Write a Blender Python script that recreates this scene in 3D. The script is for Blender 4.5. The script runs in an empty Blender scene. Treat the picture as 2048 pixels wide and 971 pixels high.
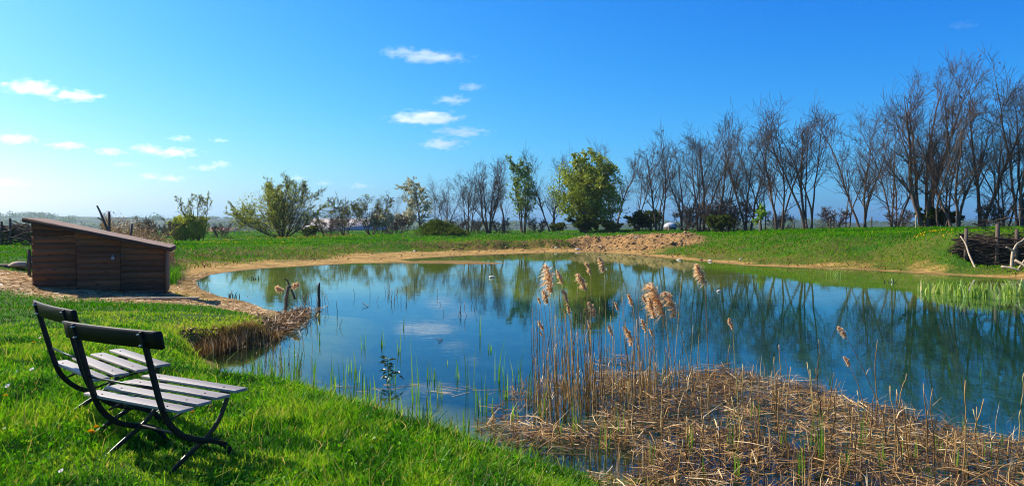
import bpy, math, random
import numpy as np
from mathutils import Vector, Matrix

# ------------------------------------------------------------------ camera, sky, sun, exposure
S = bpy.context.scene
COL = S.collection
R = math.radians
F = 1462.0                      # focal length in photo pixels (photo 2048 x 971)
CAMZ = 2.3
HORIZON = 445.0
PITCH = math.atan((485.5 - HORIZON) / F)

cam_d = bpy.data.cameras.new('camera')
cam = bpy.data.objects.new('camera', cam_d)
COL.objects.link(cam)
cam.location = (0, 0, CAMZ)
cam.rotation_euler = (math.pi / 2 - PITCH, 0, 0)
cam_d.sensor_fit = 'HORIZONTAL'
cam_d.sensor_width = 36.0
cam_d.lens = 36.0 * F / 2048.0
cam_d.clip_start = 0.05
cam_d.clip_end = 20000
S.camera = cam

SUN_AZ = R(-64)                 # from +Y (view) towards -X
SUN_EL = R(41)
to_sun = Vector((math.sin(SUN_AZ) * math.cos(SUN_EL), math.cos(SUN_AZ) * math.cos(SUN_EL), math.sin(SUN_EL)))

world = bpy.data.worlds.new('World')
S.world = world
world.use_nodes = True
wn = world.node_tree.nodes
wl = world.node_tree.links
for n in list(wn):
    wn.remove(n)
w_out = wn.new('ShaderNodeOutputWorld')
w_bg = wn.new('ShaderNodeBackground')
sky = wn.new('ShaderNodeTexSky')
sky.sky_type = 'NISHITA'
sky.sun_disc = False
sky.sun_elevation = SUN_EL
sky.sun_rotation = SUN_AZ
sky.altitude = 100
sky.air_density = 1.0
sky.dust_density = 1.2
sky.ozone_density = 2.0
# camera-like colour response of the sky: one power law per channel
sp = wn.new('ShaderNodeSeparateColor')
cb = wn.new('ShaderNodeCombineColor')
wl.new(sky.outputs[0], sp.inputs[0])
for ch, (gain, power) in enumerate(((.0205, 2.5), (.292, 1.36), (1.575, .65))):
    pw = wn.new('ShaderNodeMath'); pw.operation = 'POWER'; pw.inputs[1].default_value = power
    ml = wn.new('ShaderNodeMath'); ml.operation = 'MULTIPLY'; ml.inputs[1].default_value = gain
    wl.new(sp.outputs[ch], pw.inputs[0]); wl.new(pw.outputs[0], ml.inputs[0]); wl.new(ml.outputs[0], cb.inputs[ch])
wl.new(cb.outputs[0], w_bg.inputs['Color'])
w_bg.inputs['Strength'].default_value = 0.115
wl.new(w_bg.outputs[0], w_out.inputs['Surface'])

sun_d = bpy.data.lights.new('sun', 'SUN')
sun_d.energy = 5.0
sun_d.angle = R(0.53)
sun_d.color = (1.0, 0.93, 0.82)
sun = bpy.data.objects.new('sun', sun_d)
sun.rotation_euler = (-to_sun).to_track_quat('-Z', 'Y').to_euler()
sun.location = (0, 0, 60)
COL.objects.link(sun)

S.view_settings.view_transform = 'Standard'
S.view_settings.look = 'None'
S.view_settings.exposure = 0.85
S.view_settings.gamma = 1.0
S.view_settings.use_curve_mapping = False
S.cycles.max_bounces = 10
S.cycles.transparent_max_bounces = 16
S.cycles.volume_bounces = 8
S.cycles.use_denoising = True
S.cycles.denoising_prefilter = 'ACCURATE'
S.cycles.pixel_filter_type = 'BLACKMAN_HARRIS'
S.cycles.filter_width = 1.05
S.cycles.sample_clamp_indirect = 6.0

# ------------------------------------------------------------------ helpers
rng = np.random.default_rng(11)


def ray(x, y):
    u, v = (x - 1024.0) / F, (485.5 - y) / F
    c, s = math.cos(PITCH), math.sin(PITCH)
    return u, c + v * s, -s + v * c


def at_z(x, y, z):
    """the point of height z seen at photo pixel (x, y)"""
    d = ray(x, y)
    t = (z - CAMZ) / d[2]
    return np.array((d[0] * t, d[1] * t, z))


def at_y(x, y, Y):
    """the point at depth Y seen at photo pixel (x, y)"""
    d = ray(x, y)
    t = Y / d[1]
    return np.array((d[0] * t, Y, CAMZ + d[2] * t))


def tag(o, label=None, cat=None, group=None, kind=None):
    if label: o['label'] = label
    if cat: o['category'] = cat
    if group: o['group'] = group
    if kind: o['kind'] = kind
    return o


def empty(name, loc, rz=0.0, scale=1.0):
    o = bpy.data.objects.new(name, None)
    o.location = loc
    o.rotation_euler = (0, 0, rz)
    o.scale = (scale,) * 3
    o.empty_display_size = 0.2
    COL.objects.link(o)
    return o


def mesh_np(name, verts, faces, attrs=None, smooth=False):
    """verts (n,3); faces: list of (m,k) int arrays"""
    me = bpy.data.meshes.new(name)
    verts = np.asarray(verts, dtype=np.float32)
    me.vertices.add(len(verts))
    me.vertices.foreach_set('co', verts.ravel())
    faces = [np.asarray(f, dtype=np.int32) for f in faces if len(f)]
    idx = np.concatenate([f.ravel() for f in faces])
    tot = np.concatenate([np.full(len(f), f.shape[1], dtype=np.int32) for f in faces])
    start = np.concatenate(([0], np.cumsum(tot)[:-1])).astype(np.int32)
    me.loops.add(len(idx))
    me.loops.foreach_set('vertex_index', idx)
    me.polygons.add(len(tot))
    me.polygons.foreach_set('loop_start', start)
    if smooth:
        me.polygons.foreach_set('use_smooth', np.ones(len(tot), dtype=bool))
    me.update(calc_edges=True)
    for k, a in (attrs or {}).items():
        at = me.attributes.new(k, 'FLOAT', 'POINT')
        at.data.foreach_set('value', np.asarray(a, dtype=np.float32))
    return me


def obj(name, me, material=None, parent=None, loc=None):
    o = bpy.data.objects.new(name, me)
    if material is not None and me is not None and not me.materials:
        me.materials.append(material)
    if parent is not None: o.parent = parent
    if loc is not None: o.location = loc
    COL.objects.link(o)
    return o


def copy_tree(o, parent=None):
    c = o.copy()
    COL.objects.link(c)
    if parent is not None:
        c.parent = parent
    for ch in list(o.children):
        copy_tree(ch, c)
    return c


class Geo:
    """collects pieces of geometry into one mesh"""
    def __init__(self):
        self.v, self.f, self.a, self.n = [], [], [], 0

    def add(self, v, faces, t=None):
        v = np.asarray(v, dtype=float).reshape(-1, 3)
        self.v.append(v)
        for f in faces:
            self.f.append(np.asarray(f, dtype=np.int64) + self.n)
        self.a.append(np.full(len(v), 0.5) if t is None else np.broadcast_to(t, (len(v),)).astype(float))
        self.n += len(v)
        return self

    def box(self, c, s, rz=0.0, M=None, t=None):
        x, y, z = (k / 2 for k in s)
        v = np.array([(-x, -y, -z), (x, -y, -z), (x, y, -z), (-x, y, -z), (-x, -y, z), (x, -y, z), (x, y, z), (-x, y, z)])
        if M is not None:
            v = v @ np.array(M).T
        if rz:
            co, si = math.cos(rz), math.sin(rz)
            v = np.stack((v[:, 0] * co - v[:, 1] * si, v[:, 0] * si + v[:, 1] * co, v[:, 2]), 1)
        v = v + np.asarray(c)
        f = np.array([(0, 3, 2, 1), (4, 5, 6, 7), (0, 1, 5, 4), (1, 2, 6, 5), (2, 3, 7, 6), (3, 0, 4, 7)])
        return self.add(v, [f], t)

    def tube(self, pts, rad, k=8, t=None, cap=True):
        P = np.asarray(pts, dtype=float)[None]
        Rr = np.broadcast_to(np.asarray(rad, dtype=float), (1, P.shape[1]))
        v, f = tubes(P, Rr, k)
        fs = [f]
        if cap:
            n = P.shape[1]
            fs += [np.array([list(range(k))[::-1]]), np.array([[(n - 1) * k + i for i in range(k)]])]
        return self.add(v, fs, t)

    def build(self, name, material, parent=None, smooth=False, bevel=0.0, loc=None):
        by = {}
        for f in self.f:
            by.setdefault(f.shape[1], []).append(f)
        me = mesh_np(name, np.concatenate(self.v), [np.concatenate(x) for x in by.values()], {'t': np.concatenate(self.a)}, smooth)
        o = obj(name, me, material, parent, loc)
        if bevel:
            m = o.modifiers.new('bevel', 'BEVEL')
            m.width = bevel
            m.segments = 2
            m.limit_method = 'ANGLE'
        return o


def unit(a):
    return a / np.maximum(np.linalg.norm(a, axis=-1, keepdims=True), 1e-9)


def tubes(P, Rr, k):
    """P (B,n,3), Rr (B,n) -> verts, quad faces"""
    B, n, _ = P.shape
    T = np.empty_like(P)
    T[:, 1:-1] = P[:, 2:] - P[:, :-2]
    T[:, 0] = P[:, 1] - P[:, 0]
    T[:, -1] = P[:, -1] - P[:, -2]
    T = unit(T)
    main = unit(P[:, -1] - P[:, 0])
    ref = np.where(np.abs(main[:, 2:3]) > 0.8, np.array([[1.0, 0.13, 0]]), np.array([[0.1, 0.05, 1.0]]))[:, None, :]
    A = unit(np.cross(T, ref))
    Bv = np.cross(T, A)
    ang = np.arange(k) * 2 * math.pi / k
    V = P[:, :, None, :] + Rr[:, :, None, None] * (np.cos(ang)[None, None, :, None] * A[:, :, None, :] + np.sin(ang)[None, None, :, None] * Bv[:, :, None, :])
    base = (np.arange(B) * n * k)[:, None, None] + (np.arange(n - 1) * k)[None, :, None]
    i0 = np.arange(k)[None, None, :]
    i1 = (np.arange(k) + 1) % k
    i1 = i1[None, None, :]
    f = np.stack((base + i0, base + i1, base + k + i1, base + k + i0), -1).reshape(-1, 4)
    return V.reshape(-1, 3), f


def _hash(ix, iy, seed):
    h = (ix.astype(np.int64) * 374761393 + iy.astype(np.int64) * 668265263 + seed * 974711) & 0x7fffffff
    h = ((h ^ (h >> 13)) * 1274126177) & 0x7fffffff
    h = h ^ (h >> 16)
    return (h & 0xffff) / 65535.0


def vnoise(x, y, seed=0):
    x = np.asarray(x, dtype=float); y = np.asarray(y, dtype=float)
    ix, iy = np.floor(x), np.floor(y)
    fx, fy = x - ix, y - iy
    fx = fx * fx * (3 - 2 * fx); fy = fy * fy * (3 - 2 * fy)
    a, b = _hash(ix, iy, seed), _hash(ix + 1, iy, seed)
    c, d = _hash(ix, iy + 1, seed), _hash(ix + 1, iy + 1, seed)
    return (a * (1 - fx) + b * fx) * (1 - fy) + (c * (1 - fx) + d * fx) * fy


def fbm(x, y, seed=0, oct=4):
    r, a, s = 0.0, 0.5, 0.0
    for i in range(oct):
        r = r + a * vnoise(np.asarray(x) * 2 ** i + 17.3 * i, np.asarray(y) * 2 ** i - 9.1 * i, seed + i)
        s += a
        a *= 0.5
    return r / s


def sstep(a, b, x):
    t = np.clip((x - a) / (b - a), 0, 1)
    return t * t * (3 - 2 * t)


def catmull(p, n=6):
    p = np.asarray(p, dtype=float)
    q = np.concatenate(([2 * p[0] - p[1]], p, [2 * p[-1] - p[-2]]))
    out = []
    for i in range(1, len(q) - 2):
        for j in range(n):
            t = j / n
            out.append(0.5 * (2 * q[i] + (q[i + 1] - q[i - 1]) * t + (2 * q[i - 1] - 5 * q[i] + 4 * q[i + 1] - q[i + 2]) * t * t + (3 * q[i] - q[i - 1] - 3 * q[i + 1] + q[i + 2]) * t ** 3))
    out.append(p[-1])
    return np.array(out)


# ------------------------------------------------------------------ materials
def new_mat(name):
    m = bpy.data.materials.new(name)
    m.use_nodes = True
    nt = m.node_tree
    for n in list(nt.nodes):
        nt.nodes.remove(n)
    out = nt.nodes.new('ShaderNodeOutputMaterial')
    return m, nt, out


def N(nt, typ, **kw):
    n = nt.nodes.new(typ)
    for k, v in kw.items():
        if k.startswith('i_'):
            n.inputs[k[2:].replace('_', ' ')].default_value = v
        else:
            setattr(n, k, v)
    return n


def ramp(nt, fac, stops):
    r = N(nt, 'ShaderNodeValToRGB')
    el = r.color_ramp.elements
    while len(el) < len(stops):
        el.new(0.5)
    for e, (p, c) in zip(el, stops):
        e.position = p
        e.color = (*c, 1)
    if fac is not None:
        nt.links.new(fac, r.inputs[0])
    return r


def noise(nt, scale, detail=4, rough=0.55, coords='Object', stretch=None):
    tc = N(nt, 'ShaderNodeTexCoord')
    src = tc.outputs[coords]
    if stretch is not None:
        mp = N(nt, 'ShaderNodeMapping')
        mp.inputs['Scale'].default_value = stretch
        nt.links.new(src, mp.inputs[0])
        src = mp.outputs[0]
    n = N(nt, 'ShaderNodeTexNoise')
    n.inputs['Scale'].default_value = scale
    n.inputs['Detail'].default_value = detail
    n.inputs['Roughness'].default_value = rough
    nt.links.new(src, n.inputs['Vector'])
    return n


def simple(name, stops, scale=6.0, rough=0.85, bump=0.0, stretch=None, spec=0.3, detail=5):
    """noise-ramped rough surface"""
    m, nt, out = new_mat(name)
    p = N(nt, 'ShaderNodeBsdfPrincipled')
    n = noise(nt, scale, detail, 0.6, 'Object', stretch)
    r = ramp(nt, n.outputs['Fac'], stops)
    nt.links.new(r.outputs[0], p.inputs['Base Color'])
    p.inputs['Roughness'].default_value = rough
    p.inputs['Specular IOR Level'].default_value = spec
    if bump:
        b = N(nt, 'ShaderNodeBump')
        b.inputs['Strength'].default_value = bump
        b.inputs['Distance'].default_value = 0.02
        nt.links.new(n.outputs['Fac'], b.inputs['Height'])
        nt.links.new(b.outputs[0], p.inputs['Normal'])
    nt.links.new(p.outputs[0], out.inputs[0])
    return m


def leafy(name, stops, trans=0.4, gloss=0.06, rough=0.45):
    """thin foliage: per piece tint 't', diffuse + translucent + a little gloss"""
    m, nt, out = new_mat(name)
    at = N(nt, 'ShaderNodeAttribute', attribute_name='t')
    r = ramp(nt, at.outputs['Fac'], stops)
    d = N(nt, 'ShaderNodeBsdfDiffuse')
    tr = N(nt, 'ShaderNodeBsdfTranslucent')
    g = N(nt, 'ShaderNodeBsdfGlossy')
    g.inputs['Roughness'].default_value = rough
    g.inputs['Color'].default_value = (1, 1, 1, 1)
    nt.links.new(r.outputs[0], d.inputs[0])
    nt.links.new(r.outputs[0], tr.inputs[0])
    mx = N(nt, 'ShaderNodeMixShader')
    mx.inputs[0].default_value = trans
    nt.links.new(d.outputs[0], mx.inputs[1])
    nt.links.new(tr.outputs[0], mx.inputs[2])
    m2 = N(nt, 'ShaderNodeMixShader')
    m2.inputs[0].default_value = gloss
    nt.links.new(mx.outputs[0], m2.inputs[1])
    nt.links.new(g.outputs[0], m2.inputs[2])
    nt.links.new(m2.outputs[0], out.inputs[0])
    return m


M = {}
M['grass'] = leafy('grass blades', [(0.0, (.012, .06, .001)), (0.35, (.040, .18, .002)), (0.65, (.11, .32, .003)), (0.88, (.26, .42, .006)), (1.0, (.46, .34, .08))], 0.5, 0.012)
M['far_grass'] = leafy('far grass', [(0.0, (.016, .08, .001)), (0.4, (.050, .23, .002)), (0.7, (.11, .32, .003)), (0.88, (.22, .32, .008)), (1.0, (.38, .26, .06))], 0.4, 0.0)
M['dry'] = leafy('dead reed', [(0.0, (.035, .017, .006)), (0.3, (.13, .066, .018)), (0.6, (.34, .19, .055)), (0.85, (.54, .35, .13)), (1.0, (.74, .57, .30))], 0.15, 0.04)
M['withered'] = leafy('withered grass', [(0.0, (.06, .04, .008)), (0.5, (.20, .14, .022)), (1.0, (.42, .30, .08))], 0.25, 0.0)
M['stem'] = leafy('reed stem', [(0.0, (.045, .027, .008)), (0.4, (.20, .11, .028)), (0.7, (.46, .27, .08)), (0.86, (.56, .37, .14)), (1.0, (.28, .31, .03))], 0.1, 0.04)
M['plume'] = leafy('reed plume', [(0.0, (.60, .36, .15)), (0.5, (.85, .58, .29)), (1.0, (.95, .80, .56))], 0.5, 0.0)
M['shoot'] = leafy('green shoot', [(0.0, (.04, .11, .006)), (0.5, (.12, .32, .012)), (0.85, (.30, .42, .03)), (1.0, (.42, .30, .08))], 0.5, 0.04)
M['iris'] = leafy('iris leaf', [(0.0, (.16, .30, .02)), (0.6, (.36, .50, .06)), (1.0, (.66, .54, .20))], 0.4, 0.05)
M['broad'] = leafy('dark leaf', [(0.0, (.015, .035, .012)), (1.0, (.04, .085, .02))], 0.2, 0.08)
M['yleaf'] = leafy('young leaf', [(0.0, (.07, .11, .004)), (0.5, (.23, .29, .010)), (1.0, (.46, .48, .05))], 0.45, 0.02)
M['gleaf'] = leafy('green leaf', [(0.0, (.04, .10, .004)), (0.5, (.11, .20, .01)), (1.0, (.28, .36, .04))], 0.42, 0.02)
M['lime'] = leafy('lime leaf', [(0.0, (.12, .26, .01)), (1.0, (.34, .50, .03))], 0.5, 0.02)
M['blossom'] = leafy('blossom', [(0.0, (.30, .28, .08)), (0.5, (.62, .58, .34)), (1.0, (.82, .80, .66))], 0.3, 0.0)
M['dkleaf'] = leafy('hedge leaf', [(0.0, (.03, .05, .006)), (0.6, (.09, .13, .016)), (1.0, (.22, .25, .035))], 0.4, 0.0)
M['seed'] = leafy('withered pods', [(0.0, (.035, .025, .022)), (1.0, (.11, .075, .055))], 0.2, 0.0)
M['yellow'] = leafy('dandelion yellow', [(0.0, (.72, .36, .005)), (1.0, (.90, .58, .02))], 0.3, 0.0)
M['white'] = leafy('daisy white', [(0.0, (.72, .68, .66)), (1.0, (.85, .84, .82))], 0.3, 0.0)
M['bark'] = simple('bark', [(0.3, (.06, .038, .028)), (0.55, (.15, .095, .065)), (0.8, (.26, .17, .115))], 5.0, 0.95, 0.4, (1, 1, .25))
M['twig'] = simple('twig', [(0.3, (.05, .036, .028)), (0.7, (.13, .095, .07))], 3.0, 0.95)
M['willow_bark'] = simple('willow twig', [(0.3, (.03, .024, .012)), (0.7, (.075, .058, .026))], 3.0, 0.95)
M['old_wood'] = simple('weathered wood', [(0.25, (.05, .034, .024)), (0.6, (.12, .085, .06)), (0.9, (.22, .17, .12))], 9.0, 0.9, 0.4, (1, 1, .12))
M['brush'] = simple('dead brushwood', [(0.25, (.022, .015, .010)), (0.6, (.07, .048, .032)), (0.9, (.15, .11, .075))], 9.0, 0.95)
M['pale_wood'] = simple('pale bare wood', [(0.3, (.30, .22, .13)), (0.8, (.52, .42, .29))], 8.0, 0.9, 0.3)
M['stone'] = simple('pale stone', [(0.3, (.45, .38, .28)), (0.8, (.72, .66, .56))], 10.0, 0.9, 0.3)
M['blackwood'] = simple('dark stained wood', [(0.2, (.006, .006, .006)), (0.7, (.014, .013, .012)), (0.95, (.03, .028, .026))], 14.0, 0.55, 0.25, (.15, 1, 1), 0.2)
M['iron'] = simple('black iron', [(0.3, (.005, .005, .006)), (0.8, (.02, .017, .016))], 30.0, 0.42, 0.1, None, 0.5)
M['zinc'] = simple('galvanised steel', [(0.3, (.35, .36, .37)), (0.8, (.55, .55, .54))], 20.0, 0.35)
M['rust'] = simple('brown rusted steel', [(.3, (.06, .035, .02)), (.8, (.16, .10, .06))], 30, .7)
M['slat'] = simple('weathered grey slat', [(0.2, (.15, .125, .105)), (0.5, (.27, .235, .20)), (0.8, (.38, .34, .29))], 10.0, 0.55, 0.3, (.06, 1, 1), 0.5)

# shed planks: warm brown with grain, knots and per-board tint
m, nt, out = new_mat('shed plank')
p = N(nt, 'ShaderNodeBsdfPrincipled')
at = N(nt, 'ShaderNodeAttribute', attribute_name='t')
n1 = noise(nt, 3.2, 6, 0.65, 'Object', (.5, 1, 7))
n2 = noise(nt, 4.5, 3, 0.5, 'Object', (1.0, 1, 4))
r1 = ramp(nt, n1.outputs['Fac'], [(0.25, (.15, .050, .016)), (0.5, (.20, .068, .022)), (0.8, (.27, .096, .032))])
r2 = ramp(nt, n2.outputs['Fac'], [(0.30, (.12, .09, .08)), (0.42, (1, 1, 1))])
mul = N(nt, 'ShaderNodeMix', data_type='RGBA', blend_type='MULTIPLY')
mul.inputs[0].default_value = 0.8
nt.links.new(r1.outputs[0], mul.inputs[6]); nt.links.new(r2.outputs[0], mul.inputs[7])
mr = N(nt, 'ShaderNodeMapRange'); mr.inputs[3].default_value = 0.45; mr.inputs[4].default_value = 1.35
nt.links.new(at.outputs['Fac'], mr.inputs[0])
mul2 = N(nt, 'ShaderNodeVectorMath', operation='SCALE')
nt.links.new(mul.outputs[2], mul2.inputs[0]); nt.links.new(mr.outputs[0], mul2.inputs['Scale'])
nt.links.new(mul2.outputs[0], p.inputs['Base Color'])
p.inputs['Roughness'].default_value = 0.85
bp = N(nt, 'ShaderNodeBump'); bp.inputs['Strength'].default_value = 0.3; bp.inputs['Distance'].default_value = 0.01
nt.links.new(n1.outputs['Fac'], bp.inputs['Height']); nt.links.new(bp.outputs[0], p.inputs['Normal'])
nt.links.new(p.outputs[0], out.inputs[0])
M['plank'] = m
M['roof_felt'] = simple('mineral roofing felt', [(0.25, (.15, .095, .065)), (0.6, (.25, .17, .12)), (0.85, (.42, .31, .23))], 28.0, 0.95, 0.5)
M['fascia'] = simple('dark fascia board', [(0.25, (.045, .022, .014)), (0.8, (.12, .062, .038))], 6.0, 0.85, 0.2, (.3, 1, 3))


# ------------------------------------------------------------------ the lie of the land
def SH(*a):
    return [tuple(at_z(x, y, 0.0)[:2]) for x, y in a]


shore = [(26, 14), (20, 6.5), (12, 3.2), (6, 2.6), (3.2, 3.4), (1.7, 4.6), (1.1, 5.5), (.90, 6.2)]
shore += SH((1180, 945), (1100, 925), (1000, 893), (870, 850), (760, 815), (620, 792), (540, 778), (480, 764), (440, 740), (432, 727), (405, 716), (408, 706), (440, 700), (500, 694),
            (548, 686), (556, 668), (578, 652), (606, 636), (608, 620), (575, 627), (532, 618), (490, 602), (440, 592), (402, 578), (390, 562), (420, 549), (478, 541), (535, 536),
            (620, 531), (700, 527), (800, 525), (838, 523), (800, 519), (860, 515), (930, 511), (1010, 508), (1100, 505), (1180, 504), (1260, 508), (1340, 517),
            (1420, 524), (1500, 531), (1600, 535), (1700, 538), (1800, 544), (1900, 550), (2000, 556), (2060, 560), (2200, 569))
shore += [(25, 24), (27, 19)]
SHORE = np.array(shore)


def shore_dist(x, y):
    """signed distance to the water's edge, positive on land"""
    x = np.asarray(x, dtype=float); y = np.asarray(y, dtype=float)
    sh = x.shape
    x = x.ravel(); y = y.ravel()
    best = np.full(x.shape, 1e9)
    inside = np.zeros(x.shape, dtype=bool)
    n = len(SHORE)
    for i in range(n):
        ax, ay = SHORE[i]; bx, by = SHORE[(i + 1) % n]
        dx, dy = bx - ax, by - ay
        t = np.clip(((x - ax) * dx + (y - ay) * dy) / (dx * dx + dy * dy), 0, 1)
        best = np.minimum(best, (x - ax - t * dx) ** 2 + (y - ay - t * dy) ** 2)
        c = (ay > y) != (by > y)
        with np.errstate(divide='ignore', invalid='ignore'):
            xi = ax + (y - ay) * dx / (dy if dy else 1e-9)
        inside ^= c & (x < xi)
    d = np.sqrt(best)
    return np.where(inside, -d, d).reshape(sh)


# (X, Y, plateau height, beach width, bank width)
CTRL = np.array([
    (0, 0, .72, .1, 1.6), (-2.5, 4.9, .655, .1, 1.8), (0, 4, .66, .1, 1.7), (4, 2, .6, .1, 1.5), (12, 0, .7, .2, 2), (-4.5, 6.5, .74, .1, 2.0), (-7, 9, .72, .1, 1.5), (-3.4, 8.2, .62, .1, 1.8),
    (-10, 6, .85, .1, 2), (-6, 12, .58, .0, .5), (-5, 13.8, .30, .0, .25), (-4.6, 14.8, .30, .0, .3), (-8, 14, .55, .2, 1), (-9.3, 17, .40, .3, 1.5), (-7, 18, .30, .6, 2), (-11.2, 18.2, .46, .5, 2), (-13.6, 18.4, .98, .5, 3), (-18, 19, 1.05, .5, 3),
    (-9.3, 20, .34, .6, 2), (-8.4, 23, .42, 1.0, 2.0), (-10, 27, .55, 2.2, 2.5), (-18, 25, 1.05, 2, 4), (-24, 38, 1.0, 2, 5), (-13, 36, .55, 2.5, 3.5), (-15, 45, .5, 4, 9), (-27, 65, .45, 3, 12), (-10, 50, .5, 5.0, 5),
    (-27, 90, .4, 4, 15), (-10, 62, .70, 4.5, 2.5), (-8, 72, .7, 4, 8), (-3, 62, .72, 5, 1.4), (0, 75, .55, 4, 1.4), (3, 62, .76, 4, 1.3), (-3, 105, .5, 4, 1.5), (8, 64, .85, 3, 2), (14, 66, 1.15, 2, 3), (14, 90, 1.12, 2, 5),
    (16, 54, 1.2, 1.2, 8), (21, 52, 1.58, 1.0, 11), (27, 48, 1.70, .9, 9), (34, 48, 1.85, .9, 8), (30, 60, 1.6, .9, 10), (40, 60, 1.7, .9, 10), (21, 42, 1.45, .8, 8), (24, 36, 1.8, 1.2, 4), (27, 33, 1.9, 1.3, 4), (32, 25, 2, 1, 6), (30, 5, 1.2, .5, 5)])


def fields(x, y):
    x = np.asarray(x, dtype=float); y = np.asarray(y, dtype=float)
    num = [0.0, 0.0, 0.0]; den = 0.0
    r = np.hypot(x, y)
    for c in CTRL:
        s = 0.06 * math.hypot(c[0], c[1]) + 0.5
        w = 1.0 / ((x - c[0]) ** 2 + (y - c[1]) ** 2 + s * s) ** 1.7 * s ** 1.2
        den = den + w
        for k in range(3):
            num[k] = num[k] + w * c[2 + k]
    return num[0] / den, num[1] / den, num[2] / den


def heap_mask(x, y):
    """the bare earth heap on the far shore"""
    a = sstep(4.6, 6.4, x + (fbm(x * .5, y * .5, 71) - .5) * 2) * (1 - sstep(13.6, 15.6, x + (fbm(x * .6, y * .6, 72) - .5) * 2.5))
    return a * sstep(56.5, 58, y + .25 * (x - 6)) * (1 - sstep(65.5, 68, y))


def height(x, y, full=False):
    x = np.asarray(x, dtype=float); y = np.asarray(y, dtype=float)
    d = shore_dist(x, y)
    r = np.hypot(x, y)
    P, b, w = fields(x, y)
    wob = (fbm(x / (0.02 * r + .5), y / (0.02 * r + .5), 5, 3) - .5)
    dn = d + wob * (0.012 * r + .1)
    beach = .045 * np.clip(d, 0, None) / (1 + np.clip(d, 0, None) * .15)
    h = beach + (P - .06) * sstep(0, 1, (dn - b) / np.maximum(w, .05))
    h = h + sstep(0.4, 2, d) * (fbm(x * .9, y * .9, 21, 4) - .5) * .10 * sstep(2, 9, r)
    h = h + sstep(1.0, 5, d) * (fbm(x * .16, y * .16, 22, 3) - .5) * .35 * sstep(25, 50, r)
    # mound with scrub on it
    h = h + 1.15 * np.exp(-(((x + 7.6) / 2.7) ** 2 + ((y - 72) / 3.2) ** 2) ** .95) * (0.6 + .9 * fbm(x * .9, y * .9, 33, 3))
    # heap of bare earth
    hm = heap_mask(x, y)
    lump = fbm(x * .75, y * .75, 41, 4)
    h = np.where(d > 0, h + hm * (0.05 + (lump - .5) * .7 * sstep(0, .6, hm)), h)
    # eroded lip of turf along the back shore
    lip = sstep(-14, -9, x) * (1 - sstep(6, 8, x)) * sstep(55, 58, y) * (1 - sstep(64, 68, y))
    h = h + lip * (fbm(x * 1.1, y * 1.1, 43, 3) - .5) * .45 * sstep(1.5, 4, d)
    # far country drops away, then hills
    az = np.degrees(np.arctan2(x, y))
    far = sstep(125, 420, r)
    h = h * (1 - far) + far * (-11 + 4 * (fbm(x / 160, y / 160, 55, 3) - .5))
    hill = 19 + 9 * np.exp(-((az + 34) / 7.0) ** 2) + 4 * np.exp(-((az + 24) / 5.0) ** 2) - 5 * sstep(-14, 0, az) + 7 * (vnoise(az / 4.0 + 50, az * 0, 61) - .5)
    h = h + sstep(700, 1700, r) * (hill - 2) * (0.8 + .3 * fbm(x / 300, y / 300, 62, 3))
    # the cutting held back by the brushwood hedge at the right
    cut = sstep(21.0, 21.5, x) * (1 - sstep(.3, .65, y - (35.0 - .7 * (x - 21.4)))) * (y < 36) * (d > 0)
    h = np.where(cut > 0, h * (1 - cut) + np.minimum(h, .10 + .05 * np.clip(d, 0, 4)) * cut, h)
    # pond bed
    dd = -d
    farshelf = sstep(20, 27, y + .28 * x)
    deep = .10 + .16 * np.clip(dd, 0, 60)
    shallow = .025 + .028 * np.clip(dd, 0, 60)
    shallow = np.minimum(shallow, .13 + .10 * np.clip(dd - 5.5, 0, 60))
    bed = np.minimum(deep * (1 - farshelf) + shallow * farshelf, 1.5)
    edge_y = np.interp(x, [-8, -4, -1, .5, 2, 4, 7, 10, 16, 22], [41, 38, 31, 23.5, 23, 25, 28, 29.5, 29, 26]) + (fbm(x * .35, y * .35, 85, 3) - .5) * 3.5
    sh_ = sstep(-.3, 1.6, y - edge_y)
    bed = bed * (1 - sh_) + np.minimum(bed, .13) * sh_
    bed = bed + (fbm(x * .5, y * .5, 81, 4) - .5) * (.07 * (1 - farshelf) + .05 * farshelf) * sstep(0, 1.2, dd)
    # mud spit and shoals
    bed = bed - (.19 * np.exp(-(((x + 1.9) / 2.2) ** 2 + ((y - 41.6) / 1.5) ** 2)) + .15 * np.exp(-(((x + 4.5) / 2.6) ** 2 + ((y - 42.6) / .8) ** 2))) * (.6 + .8 * fbm(x * 1.5, y * .9, 83, 3))
    bed = np.maximum(bed, -.06)
    hh = np.where(d > 0, h, -bed * sstep(0, .25, dd) - 0.0)
    if full:
        return hh, d, P, b, w, hm, lip
    return hh


def hz(x, y):
    return float(height(np.array([x]), np.array([y]))[0])


def ground_at(px, py):
    """the ground point seen at a photo pixel"""
    d = np.array(ray(px, py))
    ts = np.geomspace(2.5, 300, 1400)
    z = CAMZ + d[2] * ts
    hh = height(d[0] * ts, d[1] * ts)
    k = np.argmax(z < np.maximum(hh, -5))
    if not (z < hh).any():
        k = len(ts) - 1
    return np.array((d[0] * ts[k], d[1] * ts[k], hh[k]))


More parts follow.
